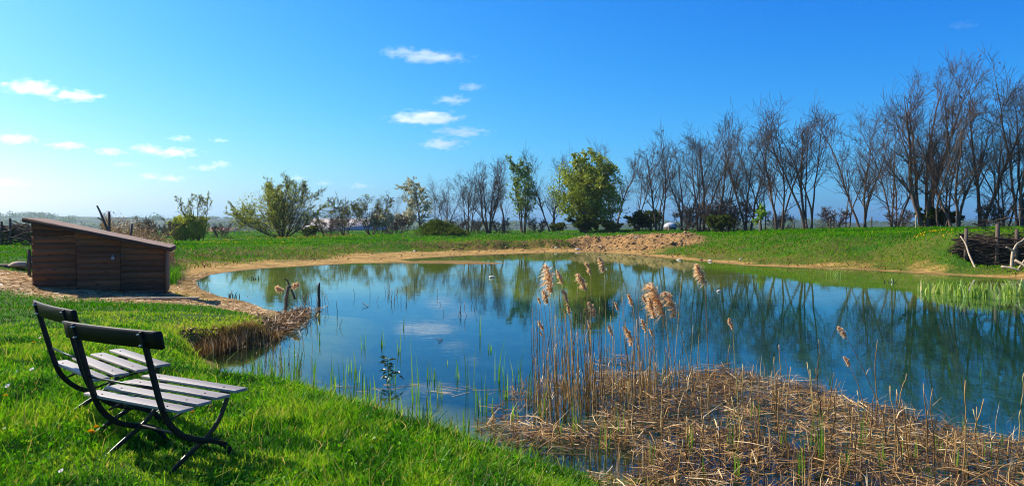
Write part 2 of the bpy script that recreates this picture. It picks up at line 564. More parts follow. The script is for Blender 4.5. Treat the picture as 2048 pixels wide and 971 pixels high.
# one polar sheet: fine in front of the viewer, coarse behind, out to the horizon
th = np.concatenate((np.arange(-45, 45, .125), np.arange(45, 315, 3.0)))
rr = [0.0]
r_ = 0.9
while r_ < 2700:
    rr.append(r_)
    r_ *= (1.0042 if 30 < r_ < 70 else 1.0085) if r_ < 110 else 1.035
rr = np.array(rr[1:])
TH, RR = np.meshgrid(np.radians(th), rr)
GX, GY = RR * np.sin(TH), RR * np.cos(TH)
GZ, GD, GP, GB, GW, GHM, GLIP = height(GX, GY, True)
nr, na = GX.shape
verts = np.stack((GX, GY, GZ), -1).reshape(-1, 3)
verts = np.concatenate((verts, [(0, 0, hz(0, 0))]))
ii = np.arange(nr - 1)[:, None] * na
jj = np.arange(na)[None, :]
j2 = (jj + 1) % na
quads = np.stack((ii + jj, ii + j2, ii + na + j2, ii + na + jj), -1).reshape(-1, 4)
cen = len(verts) - 1
tris = np.stack((np.full(na, cen), (np.arange(na) + 1) % na, np.arange(na)), -1)


def straw_mask(x, y):
    """the strawy trodden strip in front of the shed and along the left shore"""
    n = (fbm(x * .8, y * .8, 91, 3) - .5) * 1.2
    line = 16.9 + .03 * (x + 9) ** 2 + n            # its near edge
    a = sstep(line - .35, line + .35, y) * (1 - sstep(20.4, 21.2, y + .25 * np.minimum(x + 12, 0))) * (1 - sstep(-6.6, -5.6, x + n * .5)) * sstep(-40, -30, x)
    return a


g_sand = 1 - sstep(-.15, .35, (GD - GB) / np.clip(GW, .4, 3) + (fbm(GX * .55, GY * .55, 93, 4) - .5) * 1.5)
g_sand = np.where(GD < 0, 1, g_sand)
g_sand *= sstep(9, 15, np.hypot(GX, GY))
g_straw = straw_mask(GX, GY) * (GD > 0)
slope = np.clip((GD - GB) / np.maximum(GW, .3), -1, 3)
g_dirt = np.maximum(GHM * (GD > 0), 0)
g_brown = np.clip((sstep(-.1, .25, slope) * (1 - sstep(.55, 1.15, slope))) * sstep(.35, .6, fbm(GX * .5, GY * .5, 95, 4) + .12) * sstep(24, 34, GY), 0, 1)
g_brown = g_brown * (1 - .65 * sstep(11, 16, GX))
g_brown = np.maximum(g_brown, GLIP * (slope > -.1) * (1 - sstep(1.0, 2.0, slope)) * .95)
und = np.exp(-(((GX + 5.2) / 1.6) ** 2 + ((GY - 13.4) / 1.3) ** 2))
g_brown = np.maximum(g_brown, np.clip(und * 1.6, 0, 1) * (GD < 1.1) * (GD > -.1))
attrs = {}
for k_, a_ in (('sand', g_sand), ('straw', g_straw), ('dirt', g_dirt), ('brown', g_brown), ('dist', GD)):
    attrs[k_] = np.concatenate((a_.ravel(), [0 if k_ != 'dist' else 5]))
me = mesh_np('ground', verts, [quads[:, ::-1], tris[:, ::-1]], attrs, True)

m, nt, out = new_mat('ground cover')
p = N(nt, 'ShaderNodeBsdfPrincipled')
p.inputs['Roughness'].default_value = 0.95
p.inputs['Specular IOR Level'].default_value = 0.1


def gattr(k):
    return N(nt, 'ShaderNodeAttribute', attribute_name=k).outputs['Fac']


def mixc(fac, a, b):
    mx = N(nt, 'ShaderNodeMix', data_type='RGBA')
    nt.links.new(fac, mx.inputs[0]); nt.links.new(a, mx.inputs[6]); nt.links.new(b, mx.inputs[7])
    return mx.outputs[2]


nb = noise(nt, .35, 8, .6)
nf = noise(nt, 5.0, 6, .65)
nv = noise(nt, 30.0, 4, .6)
c_grass = mixc(nf.outputs['Fac'], ramp(nt, nb.outputs['Fac'], [(.35, (.016, .06, .002)), (.5, (.035, .11, .003)), (.7, (.10, .13, .006))]).outputs[0],
               ramp(nt, nv.outputs['Fac'], [(.3, (.008, .022, .002)), (.7, (.035, .075, .004))]).outputs[0])
c_sand = ramp(nt, nf.outputs['Fac'], [(.3, (.18, .095, .022)), (.5, (.36, .21, .055)), (.7, (.56, .38, .14))]).outputs[0]
n_mud = noise(nt, 1.1, 6, .65, 'Object', (.6, 1.3, 1))
c_sand = mixc(ramp(nt, n_mud.outputs['Fac'], [(.44, (0, 0, 0)), (.60, (.85, .85, .85))]).outputs[0], c_sand, ramp(nt, nf.outputs['Fac'], [(.3, (.06, .038, .010)), (.55, (.17, .11, .028)), (.75, (.16, .15, .02))]).outputs[0])
wet = N(nt, 'ShaderNodeMapRange'); wet.inputs[1].default_value = .1; wet.inputs[2].default_value = .7; wet.inputs[3].default_value = .75; wet.inputs[4].default_value = 0
nt.links.new(gattr('dist'), wet.inputs[0])
rgb_ = N(nt, 'ShaderNodeRGB'); rgb_.outputs[0].default_value = (.15, .09, .028, 1)
c_sand = mixc(wet.outputs[0], c_sand, rgb_.outputs[0])
c_straw = ramp(nt, nv.outputs['Fac'], [(.25, (.16, .09, .04)), (.5, (.42, .28, .14)), (.72, (.62, .47, .28))]).outputs[0]
c_dirt = ramp(nt, nf.outputs['Fac'], [(.28, (.10, .052, .018)), (.5, (.26, .145, .05)), (.72, (.42, .26, .11))]).outputs[0]
c_brown = ramp(nt, nf.outputs['Fac'], [(.3, (.045, .026, .010)), (.5, (.12, .075, .02)), (.72, (.22, .17, .04))]).outputs[0]
farr = N(nt, 'ShaderNodeVectorMath', operation='LENGTH')
nt.links.new(N(nt, 'ShaderNodeNewGeometry').outputs['Position'], farr.inputs[0])
fm = N(nt, 'ShaderNodeMapRange'); fm.inputs[1].default_value = 200; fm.inputs[2].default_value = 700; fm.inputs[3].default_value = 0; fm.inputs[4].default_value = 1
nt.links.new(farr.outputs['Value'], fm.inputs[0])
n_far = noise(nt, .009, 5, .6)
c_grass = mixc(fm.outputs[0], c_grass, ramp(nt, n_far.outputs['Fac'], [(.40, (.016, .026, .012)), (.52, (.022, .034, .014)), (.60, (.07, .09, .03)), (.70, (.10, .085, .05))]).outputs[0])
c = mixc(gattr('brown'), c_grass, c_brown)
c = mixc(gattr('sand'), c, c_sand)
c = mixc(gattr('straw'), c, c_straw)
c = mixc(gattr('dirt'), c, c_dirt)
# pond bed: sandy margin, yellow-green algae on the shoals, silt further out with the water's depth dimming put into its dark tone
geo = N(nt, 'ShaderNodeNewGeometry')
sep = N(nt, 'ShaderNodeSeparateXYZ')
nt.links.new(geo.outputs['Position'], sep.inputs[0])
nbed = noise(nt, .55, 6, .6)
nbed2 = noise(nt, 2.4, 5, .65, 'Object', (1, .35, 1))
algae = ramp(nt, nbed.outputs['Fac'], [(.3, (.50, .42, .03)), (.48, (.34, .33, .02)), (.62, (.56, .40, .08)), (.8, (.20, .22, .015))]).outputs[0]
algae = mixc(nbed2.outputs['Fac'], algae, ramp(nt, nbed2.outputs['Fac'], [(.35, (.17, .19, .012)), (.65, (.52, .40, .05))]).outputs[0])
silt_skyblue = ramp(nt, nbed2.outputs['Fac'], [(.3, (.005, .030, .036)), (.5, (.010, .052, .060)), (.72, (.05, .11, .08))]).outputs[0]  # left-hand bed carries the blue of the reflected sky in its colour
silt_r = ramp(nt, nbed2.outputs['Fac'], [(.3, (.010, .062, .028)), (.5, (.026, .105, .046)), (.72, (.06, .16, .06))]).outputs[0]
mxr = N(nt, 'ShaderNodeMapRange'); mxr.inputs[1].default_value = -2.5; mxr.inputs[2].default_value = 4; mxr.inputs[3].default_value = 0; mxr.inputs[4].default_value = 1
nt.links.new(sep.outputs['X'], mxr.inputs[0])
silt = mixc(mxr.outputs[0], silt_skyblue, silt_r)
zr = N(nt, 'ShaderNodeMapRange')
zr.inputs[1].default_value = -.42; zr.inputs[2].default_value = -.17; zr.inputs[3].default_value = 0; zr.inputs[4].default_value = 1
nt.links.new(sep.outputs['Z'], zr.inputs[0])
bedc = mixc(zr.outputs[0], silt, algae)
zs = N(nt, 'ShaderNodeMapRange')
zs.inputs[1].default_value = -.05; zs.inputs[2].default_value = -.005; zs.inputs[3].default_value = 0; zs.inputs[4].default_value = 1
nt.links.new(sep.outputs['Z'], zs.inputs[0])
bedc = mixc(zs.outputs[0], bedc, c_sand)
isw = N(nt, 'ShaderNodeMath', operation='LESS_THAN')
nt.links.new(gattr('dist'), isw.inputs[0]); isw.inputs[1].default_value = 0.0
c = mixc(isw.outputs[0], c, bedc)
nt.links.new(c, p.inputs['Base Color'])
bp = N(nt, 'ShaderNodeBump')
bp.inputs['Strength'].default_value = .7; bp.inputs['Distance'].default_value = .06
nt.links.new(nf.outputs['Fac'], bp.inputs['Height'])
nt.links.new(bp.outputs[0], p.inputs['Normal'])
nt.links.new(p.outputs[0], out.inputs[0])
ground = tag(obj('ground', me, m), kind='structure')

# ------------------------------------------------------------------ water
wg = Geo()
xs = np.linspace(-17, 30, 2); ys = np.linspace(3.2, 63, 2)
wv = np.array([(-17, 2.4, 0), (30, 2.4, 0), (30, 60, 0), (-17, 60, 0)])
wg.add(wv, [np.array([[0, 1, 2, 3]])])
m, nt, out = new_mat('pond water')
tr = N(nt, 'ShaderNodeBsdfTransparent'); tr.inputs[0].default_value = (.74, .90, .86, 1)
gl = N(nt, 'ShaderNodeBsdfGlossy'); gl.inputs['Roughness'].default_value = 0.015
gl.inputs['Color'].default_value = (.74, .92, 1, 1)
fr = N(nt, 'ShaderNodeFresnel'); fr.inputs['IOR'].default_value = 1.32
n1 = noise(nt, 1.5, 3, .55, 'Object', (.28, 1.0, 1))
n2 = noise(nt, 7.0, 2, .5, 'Object', (.35, 1.0, 1))
ad = N(nt, 'ShaderNodeMath', operation='MULTIPLY_ADD')
nt.links.new(n2.outputs['Fac'], ad.inputs[0]); ad.inputs[1].default_value = .30
nt.links.new(n1.outputs['Fac'], ad.inputs[2])
# breeze: calm to the left, ruffled to the right
sx = N(nt, 'ShaderNodeSeparateXYZ'); g2 = N(nt, 'ShaderNodeNewGeometry')
nt.links.new(g2.outputs['Position'], sx.inputs[0])
mr = N(nt, 'ShaderNodeMapRange'); mr.inputs[1].default_value = -4; mr.inputs[2].default_value = 6; mr.inputs[3].default_value = .0019; mr.inputs[4].default_value = .0017
nt.links.new(sx.outputs['X'], mr.inputs[0])
bp = N(nt, 'ShaderNodeBump'); bp.inputs['Strength'].default_value = 1.0
nt.links.new(mr.outputs[0], bp.inputs['Distance'])
nt.links.new(ad.outputs[0], bp.inputs['Height'])
nt.links.new(bp.outputs[0], gl.inputs['Normal'])
nt.links.new(bp.outputs[0], fr.inputs['Normal'])
mx = N(nt, 'ShaderNodeMixShader')
nt.links.new(fr.outputs[0], mx.inputs[0]); nt.links.new(tr.outputs[0], mx.inputs[1]); nt.links.new(gl.outputs[0], mx.inputs[2])
nt.links.new(mx.outputs[0], out.inputs[0])
tag(wg.build('water', m), kind='structure')


# ------------------------------------------------------------------ haze
def build_haze(density):
    g = Geo()
    g.box((0, 0, 12), (5600, 5600, 72))
    m, nt, out = new_mat('haze air')
    v = N(nt, 'ShaderNodeVolumePrincipled')
    v.inputs['Color'].default_value = (.64, .85, 1.0, 1)
    v.inputs['Density'].default_value = density
    v.inputs['Anisotropy'].default_value = 0.55
    nt.links.new(v.outputs[0], out.inputs['Volume'])
    tag(g.build('haze', m), kind='stuff')


HAZE = 0.00017
if HAZE:
    build_haze(HAZE)


# ------------------------------------------------------------------ small blade / leaf builders
def blades(x, y, z, h, w, lean, az, t, face=None, curve=0.5):
    """arching tapered strips: 5 verts (quad + tip triangle) each"""
    n = len(x)
    face = rng.uniform(0, 2 * math.pi, n) if face is None else face
    sx, sy = np.cos(face) * w / 2, np.sin(face) * w / 2
    lx, ly = np.cos(az) * lean, np.sin(az) * lean
    b = np.stack((x, y, z), -1)
    side = np.stack((sx, sy, np.zeros(n)), -1)
    mid = b + np.stack((lx * curve * .6, ly * curve * .6, h * .58), -1)
    tip = b + np.stack((lx, ly, h), -1)
    V = np.stack((b - side, b + side, mid + side * .75, mid - side * .75, tip), 1).reshape(-1, 3)
    k = np.arange(n)[:, None] * 5
    return V, [k + np.array([[0, 1, 2, 3]]), k + np.array([[3, 2, 4]])], np.repeat(t, 5)


def leaves(pos, size, t, elong=1.6, droop=0.0):
    """diamond leaves of random attitude"""
    n = len(pos)
    a = unit(rng.normal(size=(n, 3)) + np.array((0, 0, -droop)))
    b = unit(np.cross(a, rng.normal(size=(n, 3))))
    s = np.asarray(size)[:, None] if np.ndim(size) else size
    V = np.stack((pos - a * s * elong * .5, pos + b * s * .5, pos + a * s * elong * .5, pos - b * s * .5), 1).reshape(-1, 3)
    return V, [np.arange(n * 4).reshape(-1, 4)], np.repeat(t, 4)


def flat_strips(x, y, z, L, w, az, tilt, t, bend=0.0):
    n = len(x)
    d = np.stack((np.cos(az) * np.cos(tilt), np.sin(az) * np.cos(tilt), np.sin(tilt)), -1)
    s = np.stack((-np.sin(az), np.cos(az), rng.uniform(-.6, .6, n)), -1) * (w / 2)[:, None]
    c = np.stack((x, y, z), -1)
    up = np.array((0, 0, 1.0)) * (bend * L)[:, None] if np.ndim(bend) else np.array((0, 0, 0.0))
    a, b = c - d * (L / 2)[:, None], c + d * (L / 2)[:, None]
    V = np.stack((a - s, a + s, c + up + s, c + up - s, b + s * .6, b - s * .6), 1).reshape(-1, 3)
    k = np.arange(n)[:, None] * 6
    return V, [k + np.array([[0, 1, 2, 3]]), k + np.array([[3, 2, 4, 5]])], np.repeat(t, 6)


def scatter(n, rmin, rmax, azmin, azmax, power):
    """points about the viewer, density falling as r^-power"""
    u = rng.uniform(size=n)
    e = 2 - power
    r = (rmin ** e + u * (rmax ** e - rmin ** e)) ** (1 / e) if abs(e) > 1e-6 else rmin * (rmax / rmin) ** u
    a = np.radians(rng.uniform(azmin, azmax, n))
    return r * np.sin(a), r * np.cos(a)


def grass_patch(name, n, rmin, rmax, azmin, azmax, power, hgt, wid, mat, keep, tint):
    x, y = scatter(n, rmin, rmax, azmin, azmax, power)
    z, d, P, b, w, hm, lip = height(x, y, True)
    k = keep(x, y, z, d, b, w, hm)
    x, y, z, d = x[k], y[k], z[k], d[k]
    n = len(x)
    clump = fbm(x * 1.3, y * 1.3, 101, 3)
    r = np.hypot(x, y)
    h = hgt(r, clump) * rng.uniform(.55, 1.25, n)
    edge_ = np.exp(-(d / .8) ** 2) * (r < 16)
    h = h * (1 + 1.0 * edge_ * vnoise(x * 2.3, y * 2.3, 107)) * np.where(rng.uniform(size=n) < .05, 1.7, 1)
    h = h * (1 - .62 * np.exp(-(((x + 2.4) / 1.1) ** 2 + ((y - 4.7) / .9) ** 2)))
    w_ = wid(r) * rng.uniform(.7, 1.3, n)
    t = np.clip(tint(x, y, d, clump) + rng.normal(0, .20, n), 0, .9)
    t = np.where(rng.uniform(size=n) < .035, 1.0, t)
    V, f, tt = blades(x, y, z - .01, h, w_, h * rng.uniform(.2, 1.0, n), rng.uniform(0, 2 * math.pi, n), t)
    g = Geo(); g.add(V, f, tt)
    return tag(g.build(name, mat), kind='stuff')


def keep_near(x, y, z, d, b, w, hm):
    s = straw_mask(x, y)
    edge = d > .12 + .25 * (rng.uniform(size=len(x)))
    return edge & (rng.uniform(size=len(x)) > s * 1.05) & ((fbm(x * 1.1, y * 1.1, 131, 3) > .30) | (np.hypot(x, y) < 9))


def tint_near(x, y, d, c):
    r = np.hypot(x, y)
    yel = sstep(.45, .72, fbm(x * .55, y * .55, 111, 3)) * .3
    bank = np.exp(-(((x + 5.4) / 2.0) ** 2 + ((y - 14.0) / 1.8) ** 2)) * .55 + np.exp(-(((x + 4.6) / 1.2) ** 2 + ((y - 12.2) / .9) ** 2)) * .45
    return .50 + yel + bank + (c - .5) * .5 - .60 * sstep(.48, .66, fbm(x * 2.1, y * 2.1, 113, 3)) + .25 * sstep(.55, .7, fbm(x * 1.5 + 40, y * 1.5, 117, 3)) + .22 * sstep(1.2, .2, d) * sstep(6, 9, r)


grass = grass_patch('meadow_grass', 210000, 3.9, 16.5, -41, 22, 1.6, lambda r, c: (.018 + .125 * c) * (1 - .4 * sstep(9, 14, r)), lambda r: .0050 + .0008 * r, M['grass'], keep_near, tint_near)


def keep_mid(x, y, z, d, b, w, hm):
    sl = (d - b) / np.maximum(w, .3)
    return (d > .15) & (sl > .12 + rng.uniform(-.15, .25, len(x))) & (hm < .25) & (rng.uniform(size=len(x)) > straw_mask(x, y))


def tint_far(x, y, d, c):
    P, b, w = fields(x, y)
    sl = (d - b) / np.maximum(w, .3)
    return .42 + (c - .5) * .35 + (fbm(x * .22, y * .22, 121, 3) - .5) * .65 + .40 * (1 - sstep(.05, .5, sl))


grass_patch('bank_grass', 330000, 16.5, 72, -41, 41, 1.35, lambda r, c: (.025 + .07 * c) * (1 + .8 * sstep(25, 50, r)), lambda r: .004 + .0008 * r, M['far_grass'], keep_mid, tint_far)
grass_patch('field_grass', 60000, 72, 130, -41, 41, 1.5, lambda r, c: .05 + .12 * c, lambda r: .05 + .0006 * r, M['far_grass'], keep_mid, tint_far)

# broad little leaves (clover, plantain) between the blades
x, y = scatter(26000, 3.9, 13, -40, 15, 1.5)
d = shore_dist(x, y)
k = (d > .35) & (fbm(x * 1.2, y * 1.2, 141, 3) > .47)
x, y = x[k], y[k]
pos = np.stack((x, y, height(x, y) + rng.uniform(.015, .09, len(x))), -1)
V, f, tt = leaves(pos, rng.uniform(.012, .03, len(x)), np.clip(rng.normal(.5, .18, len(x)), 0, .85), 1.2)
g = Geo(); g.add(V, f, tt)
tag(g.build('clover_leaves', M['grass']), kind='stuff')

# long arching dead and green blades standing out of the turf
x, y = scatter(900, 4.0, 10, -40, 14, 1.5)
d = shore_dist(x, y)
k = d > .1
x, y = x[k], y[k]; n = len(x)
h = rng.uniform(.14, .30, n)
V, f, tt = blades(x, y, height(x, y), h, rng.uniform(.004, .008, n), h * rng.uniform(.5, 1.6, n), rng.uniform(0, 6.28, n), np.where(rng.uniform(size=n) < .4, rng.uniform(.92, 1, n), rng.uniform(.4, .8, n)), None, .3)
g = Geo(); g.add(V, f, tt)
tag(g.build('long_grass', M['grass']), kind='stuff')

# straw and dead stalks lying on the trodden strip and along the shores
x, y = scatter(60000, 14, 36, -38, 2, 1.2)
d = shore_dist(x, y)
P_, b_, w_ = fields(x, y)
k = (d > .03) & ((rng.uniform(size=len(x)) < straw_mask(x, y)) | ((d < b_ + .6) & (rng.uniform(size=len(x)) < .35)))
x, y = x[k], y[k]; n = len(x)
V, f, tt = flat_strips(x, y, height(x, y) + .012, rng.uniform(.06, .28, n), rng.uniform(.008, .018, n) * (1 + np.hypot(x, y) / 50), rng.uniform(0, 6.28, n), rng.uniform(-.12, .2, n), np.clip(rng.normal(.68, .25, n), 0, 1))
g = Geo(); g.add(V, f, tt)
tag(g.build('straw', M['dry']), kind='stuff')

# dead grass hanging over the cut bank beside the inlet
u = rng.uniform(size=5200)
ax_, ay_ = at_z(385, 716, 0)[:2]; bx_, by_ = at_z(556, 676, 0)[:2]
x = ax_ + (bx_ - ax_) * u + rng.normal(0, .14, len(u)); y = ay_ + (by_ - ay_) * u + np.abs(rng.normal(0.2, .35, len(u)))
z, d = height(x, y), shore_dist(x, y)
k = d > -.12
x, y, z = x[k], y[k], z[k]; n = len(x)
h = rng.uniform(.04, .14, n)
V, f, tt = blades(x, y, z, h, rng.uniform(.006, .014, n), h * rng.uniform(.5, 1.5, n), rng.uniform(-2.6, -.5, n), np.clip(rng.normal(.55, .25, n), 0, 1))
g = Geo(); g.add(V, f, tt)
u = rng.uniform(size=560)                                        # rotten stalks standing along its foot
x = ax_ + (bx_ - ax_) * u; y = ay_ + (by_ - ay_) * u + rng.normal(-.12, .16, len(u)); n = len(x)
V, f, tt = blades(x, y, np.full(n, -.05), rng.uniform(.12, .42, n), rng.uniform(.008, .02, n), rng.uniform(0, .12, n), rng.uniform(0, 6.28, n), np.clip(rng.normal(.48, .3, n), 0, 1), rng.normal(0, .3, n))
g.add(V, f, tt)
tag(g.build('dead_bank_grass', M['dry']), kind='stuff')

# tussocks and withered stalks on the far banks
x, y = scatter(15000, 28, 66, -32, 38, 1.0)
z, d, P_, b_, w_, hm, lip = height(x, y, True)
sl = (d - b_) / np.maximum(w_, .3)
k = (d > .2) & (sl > -.12) & (sl < .55) & (fbm(x * .45, y * .45, 151, 3) > .48) & (hm < .3)
x, y, z = x[k], y[k], z[k]; n = len(x)
h = rng.uniform(.08, .30, n)
V, f, tt = blades(x, y, z, h, rng.uniform(.025, .05, n), h * rng.uniform(.8, 2.2, n), rng.uniform(0, 6.28, n), np.clip(rng.normal(.40, .25, n), 0, 1))
g = Geo(); g.add(V, f, tt)
tag(g.build('withered_grass', M['withered']), kind='stuff')

# ------------------------------------------------------------------ trees
def grow_level(P, Rr, nper, tmin, tmax, amin, amax, lenf, n, up, jit, rfrac, rmin, g, bias=None):
    """children of every polyline in P (B,n,3): positions along it, a diverging heading, a length and a taper"""
    B, k, _ = P.shape
    par = np.repeat(np.arange(B), nper)
    C = len(par)
    t = g.uniform(tmin, tmax, C)
    f = t * (k - 1)
    i = np.minimum(f.astype(int), k - 2)
    w = (f - i)[:, None]
    start = P[par, i] * (1 - w) + P[par, i + 1] * w
    tan = unit(P[par, i + 1] - P[par, i])
    perp = unit(np.cross(tan, g.normal(size=(C, 3))))
    a = np.radians(g.uniform(amin, amax, C))[:, None]
    d = unit(np.cos(a) * tan + np.sin(a) * perp)
    plen = np.linalg.norm(np.diff(P, axis=1), axis=2).sum(1)[par]
    L = lenf(t, plen, g.uniform(.65, 1.25, C))
    r0 = Rr[par, i] * rfrac
    Q = np.empty((C, n, 3)); Q[:, 0] = start
    for s in range(1, n):
        d = unit(d + np.array((0, 0, 1.0)) * up / n + g.normal(size=(C, 3)) * jit + (0 if bias is None else bias))
        Q[:, s] = Q[:, s - 1] + d * (L / (n - 1))[:, None]
    RR_ = np.maximum(r0[:, None] * np.linspace(1, .25, n)[None], rmin)
    return Q, RR_


def stems(n, H, tilt, r0, g, seg=11, wander=.07, up=.35, ring=.25, hv=.2, tmin=.35):
    a = g.uniform(0, 2 * math.pi) + np.arange(n) * 2 * math.pi / max(n, 1) + g.normal(0, .35, n)
    P = np.empty((n, seg, 3))
    P[:, 0] = np.stack((np.cos(a) * ring, np.sin(a) * ring, np.full(n, -.15)), -1) * (1 if n > 1 else np.array((0, 0, 1)))
    ti = np.radians(g.uniform(tilt * tmin, tilt, n))
    d = np.stack((np.cos(a) * np.sin(ti), np.sin(a) * np.sin(ti), np.cos(ti)), -1)
    L = H * g.uniform(1 - hv, 1.05, n)
    for s in range(1, seg):
        d = unit(d + np.array((0, 0, 1.0)) * up / seg + g.normal(size=(n, 3)) * wander * np.array((1, 1, .3)))
        P[:, s] = P[:, s - 1] + d * (L / (seg - 1))[:, None]
    Rr = (r0 * g.uniform(.7, 1.1, n))[:, None] * (np.linspace(1, .0, seg) ** .8 * .92 + .08)[None]
    Rr[:, 0] *= 1.25
    return P, Rr


def tree(seed, H, nstem=3, tilt=14, r0=.13, nb=(8, 6, 6), bt=.28, ang=(18, 45), blen=.30, up=.5, twig=.011,
         leaf=None, leaf_n=0, leaf_size=.2, leaf_where=2, leaf_t=(.5, .2), pods=0, bark='bark', twigm='twig', wander=.07, elong=1.5, hv=.2, ring=.25, leaf_keep=None, stem_up=.35, tmin=.35, env=None, spread=1.0):
    """meshes of one tree: trunk (stems), crown (boughs and twigs), foliage"""
    g = np.random.default_rng(seed)
    S0, R0 = stems(nstem, H, tilt, r0, g, wander=wander, hv=hv, ring=ring, up=stem_up, tmin=tmin)
    A, RA = grow_level(S0, R0, nb[0], bt, .95, ang[0], ang[1], lambda t, pl, r: H * blen * (1.15 - (.75 if spread == 1.0 else .42) * t) * r, 7, up, .12, .55, twig * 1.5, g)
    Bq, RB = grow_level(A, RA, nb[1], .15, 1, 18 * spread, 52 * spread, lambda t, pl, r: pl * .5 * (.6 + .4 * spread) * r, 5, up * .6, .16, .6, twig * 1.15, g)
    Cq, RC = grow_level(Bq, RB, nb[2], .15, 1, 18 * spread, 55 * spread, lambda t, pl, r: pl * .6 * (.6 + .4 * spread) * r, 4, up * .4, .16, .6, twig, g)
    k_ = H / np.percentile(Cq[..., 2].max(1), 98 if spread > 1 else 99.7)
    for q in (S0, A, Bq, Cq):
        q *= k_
    out = {}
    v, f = tubes(S0, R0, 8)
    gt = Geo(); gt.add(v, [f])
    v, f = tubes(A, RA, 5)
    gt.add(v, [f])
    out['trunk'] = (gt, bark)
    gc = Geo()
    v, f = tubes(Bq, RB, 4); gc.add(v, [f])
    v, f = tubes(Cq, RC, 3); gc.add(v, [f])
    out['crown'] = (gc, twigm)
    if leaf:
        src = Cq if leaf_where == 2 else Bq
        n = leaf_n
        i = g.integers(0, len(src), n)
        fr = g.uniform(.15, 1, n) * (src.shape[1] - 1)
        j = np.minimum(fr.astype(int), src.shape[1] - 2)
        w = (fr - j)[:, None]
        pos = src[i, j] * (1 - w) + src[i, j + 1] * w + g.normal(0, leaf_size * .45, (n, 3))
        if env is not None:                       # further leaf sprays through the crown's volume, in uneven clumps
            cz, rx, rz_, ne, gate = env
            u = unit(g.normal(size=(ne, 3))) * (g.uniform(.25, 1, ne) ** .5)[:, None]
            e = u * np.array((rx, rx, rz_)) * (1 - .22 * np.clip(u[:, 2:3], 0, 1) * np.array((1, 1, 0)))
            q = np.linalg.norm(u, axis=1)
            cl_ = fbm(e[:, 0] * 1.1 + e[:, 2] * .7 + 50, e[:, 1] * 1.1 - e[:, 2] * .9 + 50, seed, 3)
            e = e[cl_ > gate + .22 * (q - .6) + g.uniform(-.05, .05, ne)] + np.array((0, 0, cz))
            pos = np.concatenate((pos, e))
        if leaf_keep is not None:
            pos = pos[leaf_keep(pos)]
        n = len(pos)
        t = np.clip(g.normal(leaf_t[0], leaf_t[1], n) + (fbm(pos[:, 0] * .9 + pos[:, 2], pos[:, 1] * .9, seed, 2) - .5) * .5, 0, 1)
        V, f, tt = leaves(pos, leaf_size * g.uniform(.6, 1.3, n), t, elong)
        gl_ = Geo(); gl_.add(V, f, tt)
        out['foliage'] = (gl_, leaf)
    if pods:
        i = g.integers(0, len(Cq), pods)
        pos = Cq[i, -1] + g.normal(0, .05, (pods, 3))
        V, f, tt = leaves(pos, .10 * g.uniform(.6, 1.4, pods), g.uniform(0, 1, pods), 1.8)
        gc.add(V, f, tt)
    return out


def plant_tree(name, parts, loc, rz, sc, label, cat, group):
    root = empty(name, loc, rz, sc)
    tag(root, label, cat, group)
    for k, (g, m) in parts.items():
        g.build(k, M[m], root, smooth=(k == 'trunk'))
    return root


def place(px, base_y, Y):
    p = at_y(px, base_y, Y)
    return np.array((p[0], Y, hz(p[0], Y)))


# the row of bare trees, right to left: pixel of the foot, pixel of the top, depth, kind, label
BARE = [
    (2046, 128, 56, 0, 'bare tree cut off by the right edge of the picture, with dark tangled twigs'),
    (2008, 235, 57, 3, 'smaller bare tree filling the gap beside the one at the right edge'),
    (1962, 128, 58, 7, 'tall spiky bare tree behind the brushwood hedge posts, second tallest of the row'),
    (1912, 190, 58, 4, 'slim leaning bare tree wedged between the two tallest bare trees'),
    (1850, 122, 60, 2, 'tallest bare tree of the row, broad fan of ascending stems with a twiggy ball'),
    (1788, 225, 62, 3, 'bare tree with long low side boughs, just left of the tallest one'),
    (1726, 212, 66, 4, 'bare tree with a wide forked fan, standing alone right of the flat-topped one'),
    (1694, 285, 66, 5, 'thin low bare tree in the gap right of the flat-topped tree'),
    (1616, 203, 70, 6, 'flat-topped bare tree with several upright trunks and a dense twiggy head'),
    (1560, 228, 72, 1, 'bare tree leaning towards the flat-topped tree, behind the lime green sapling'),
    (1495, 238, 77, 4, 'bare tree with a fine domed head, just left of the lime green sapling'),
    (1452, 262, 78, 3, 'narrow bare tree behind bushes right of the domed shelter'),
    (1400, 252, 81, 6, 'slender bare tree over the domed shelter, many thin upright stems'),
    (1318, 266, 86, 1, 'bare tree with two crossing trunks between the green tree and the domed shelter'),
    (1275, 300, 88, 5, 'bare tree leaning left out over the dark side of the green tree'),
    (1226, 288, 96, 7, 'bare tree poking up behind the right shoulder of the green tree'),
    (1104, 305, 100, 4, 'bare purple-grey tree behind the left shoulder of the green tree'),
    (978, 318, 106, 2, 'bare tree hung with dark pods, left of the slim green tree'),
    (938, 328, 108, 1, 'bare tree hung with dark pods at the left end of the tall row'),
    (1010, 322, 108, 5, 'thin bare tree squeezed against the slim green tree'),
    (892, 358, 110, 3, 'low thin bare tree right of the white blossoming tree'),
    (868, 366, 112, 5, 'spindly bare tree against the right side of the white blossoming tree'),
    (776, 388, 104, 4, 'low grey bare tree between the blossoming bushes'),
    (1884, 205, 59, 3, 'bare tree with a low fork filling in right of the tallest one'),
    (1528, 268, 78, 5, 'thin bare tree directly behind the lime green sapling'),
    (1366, 275, 84, 4, 'bare tree with a low forked trunk just right of the domed shelter'),
]
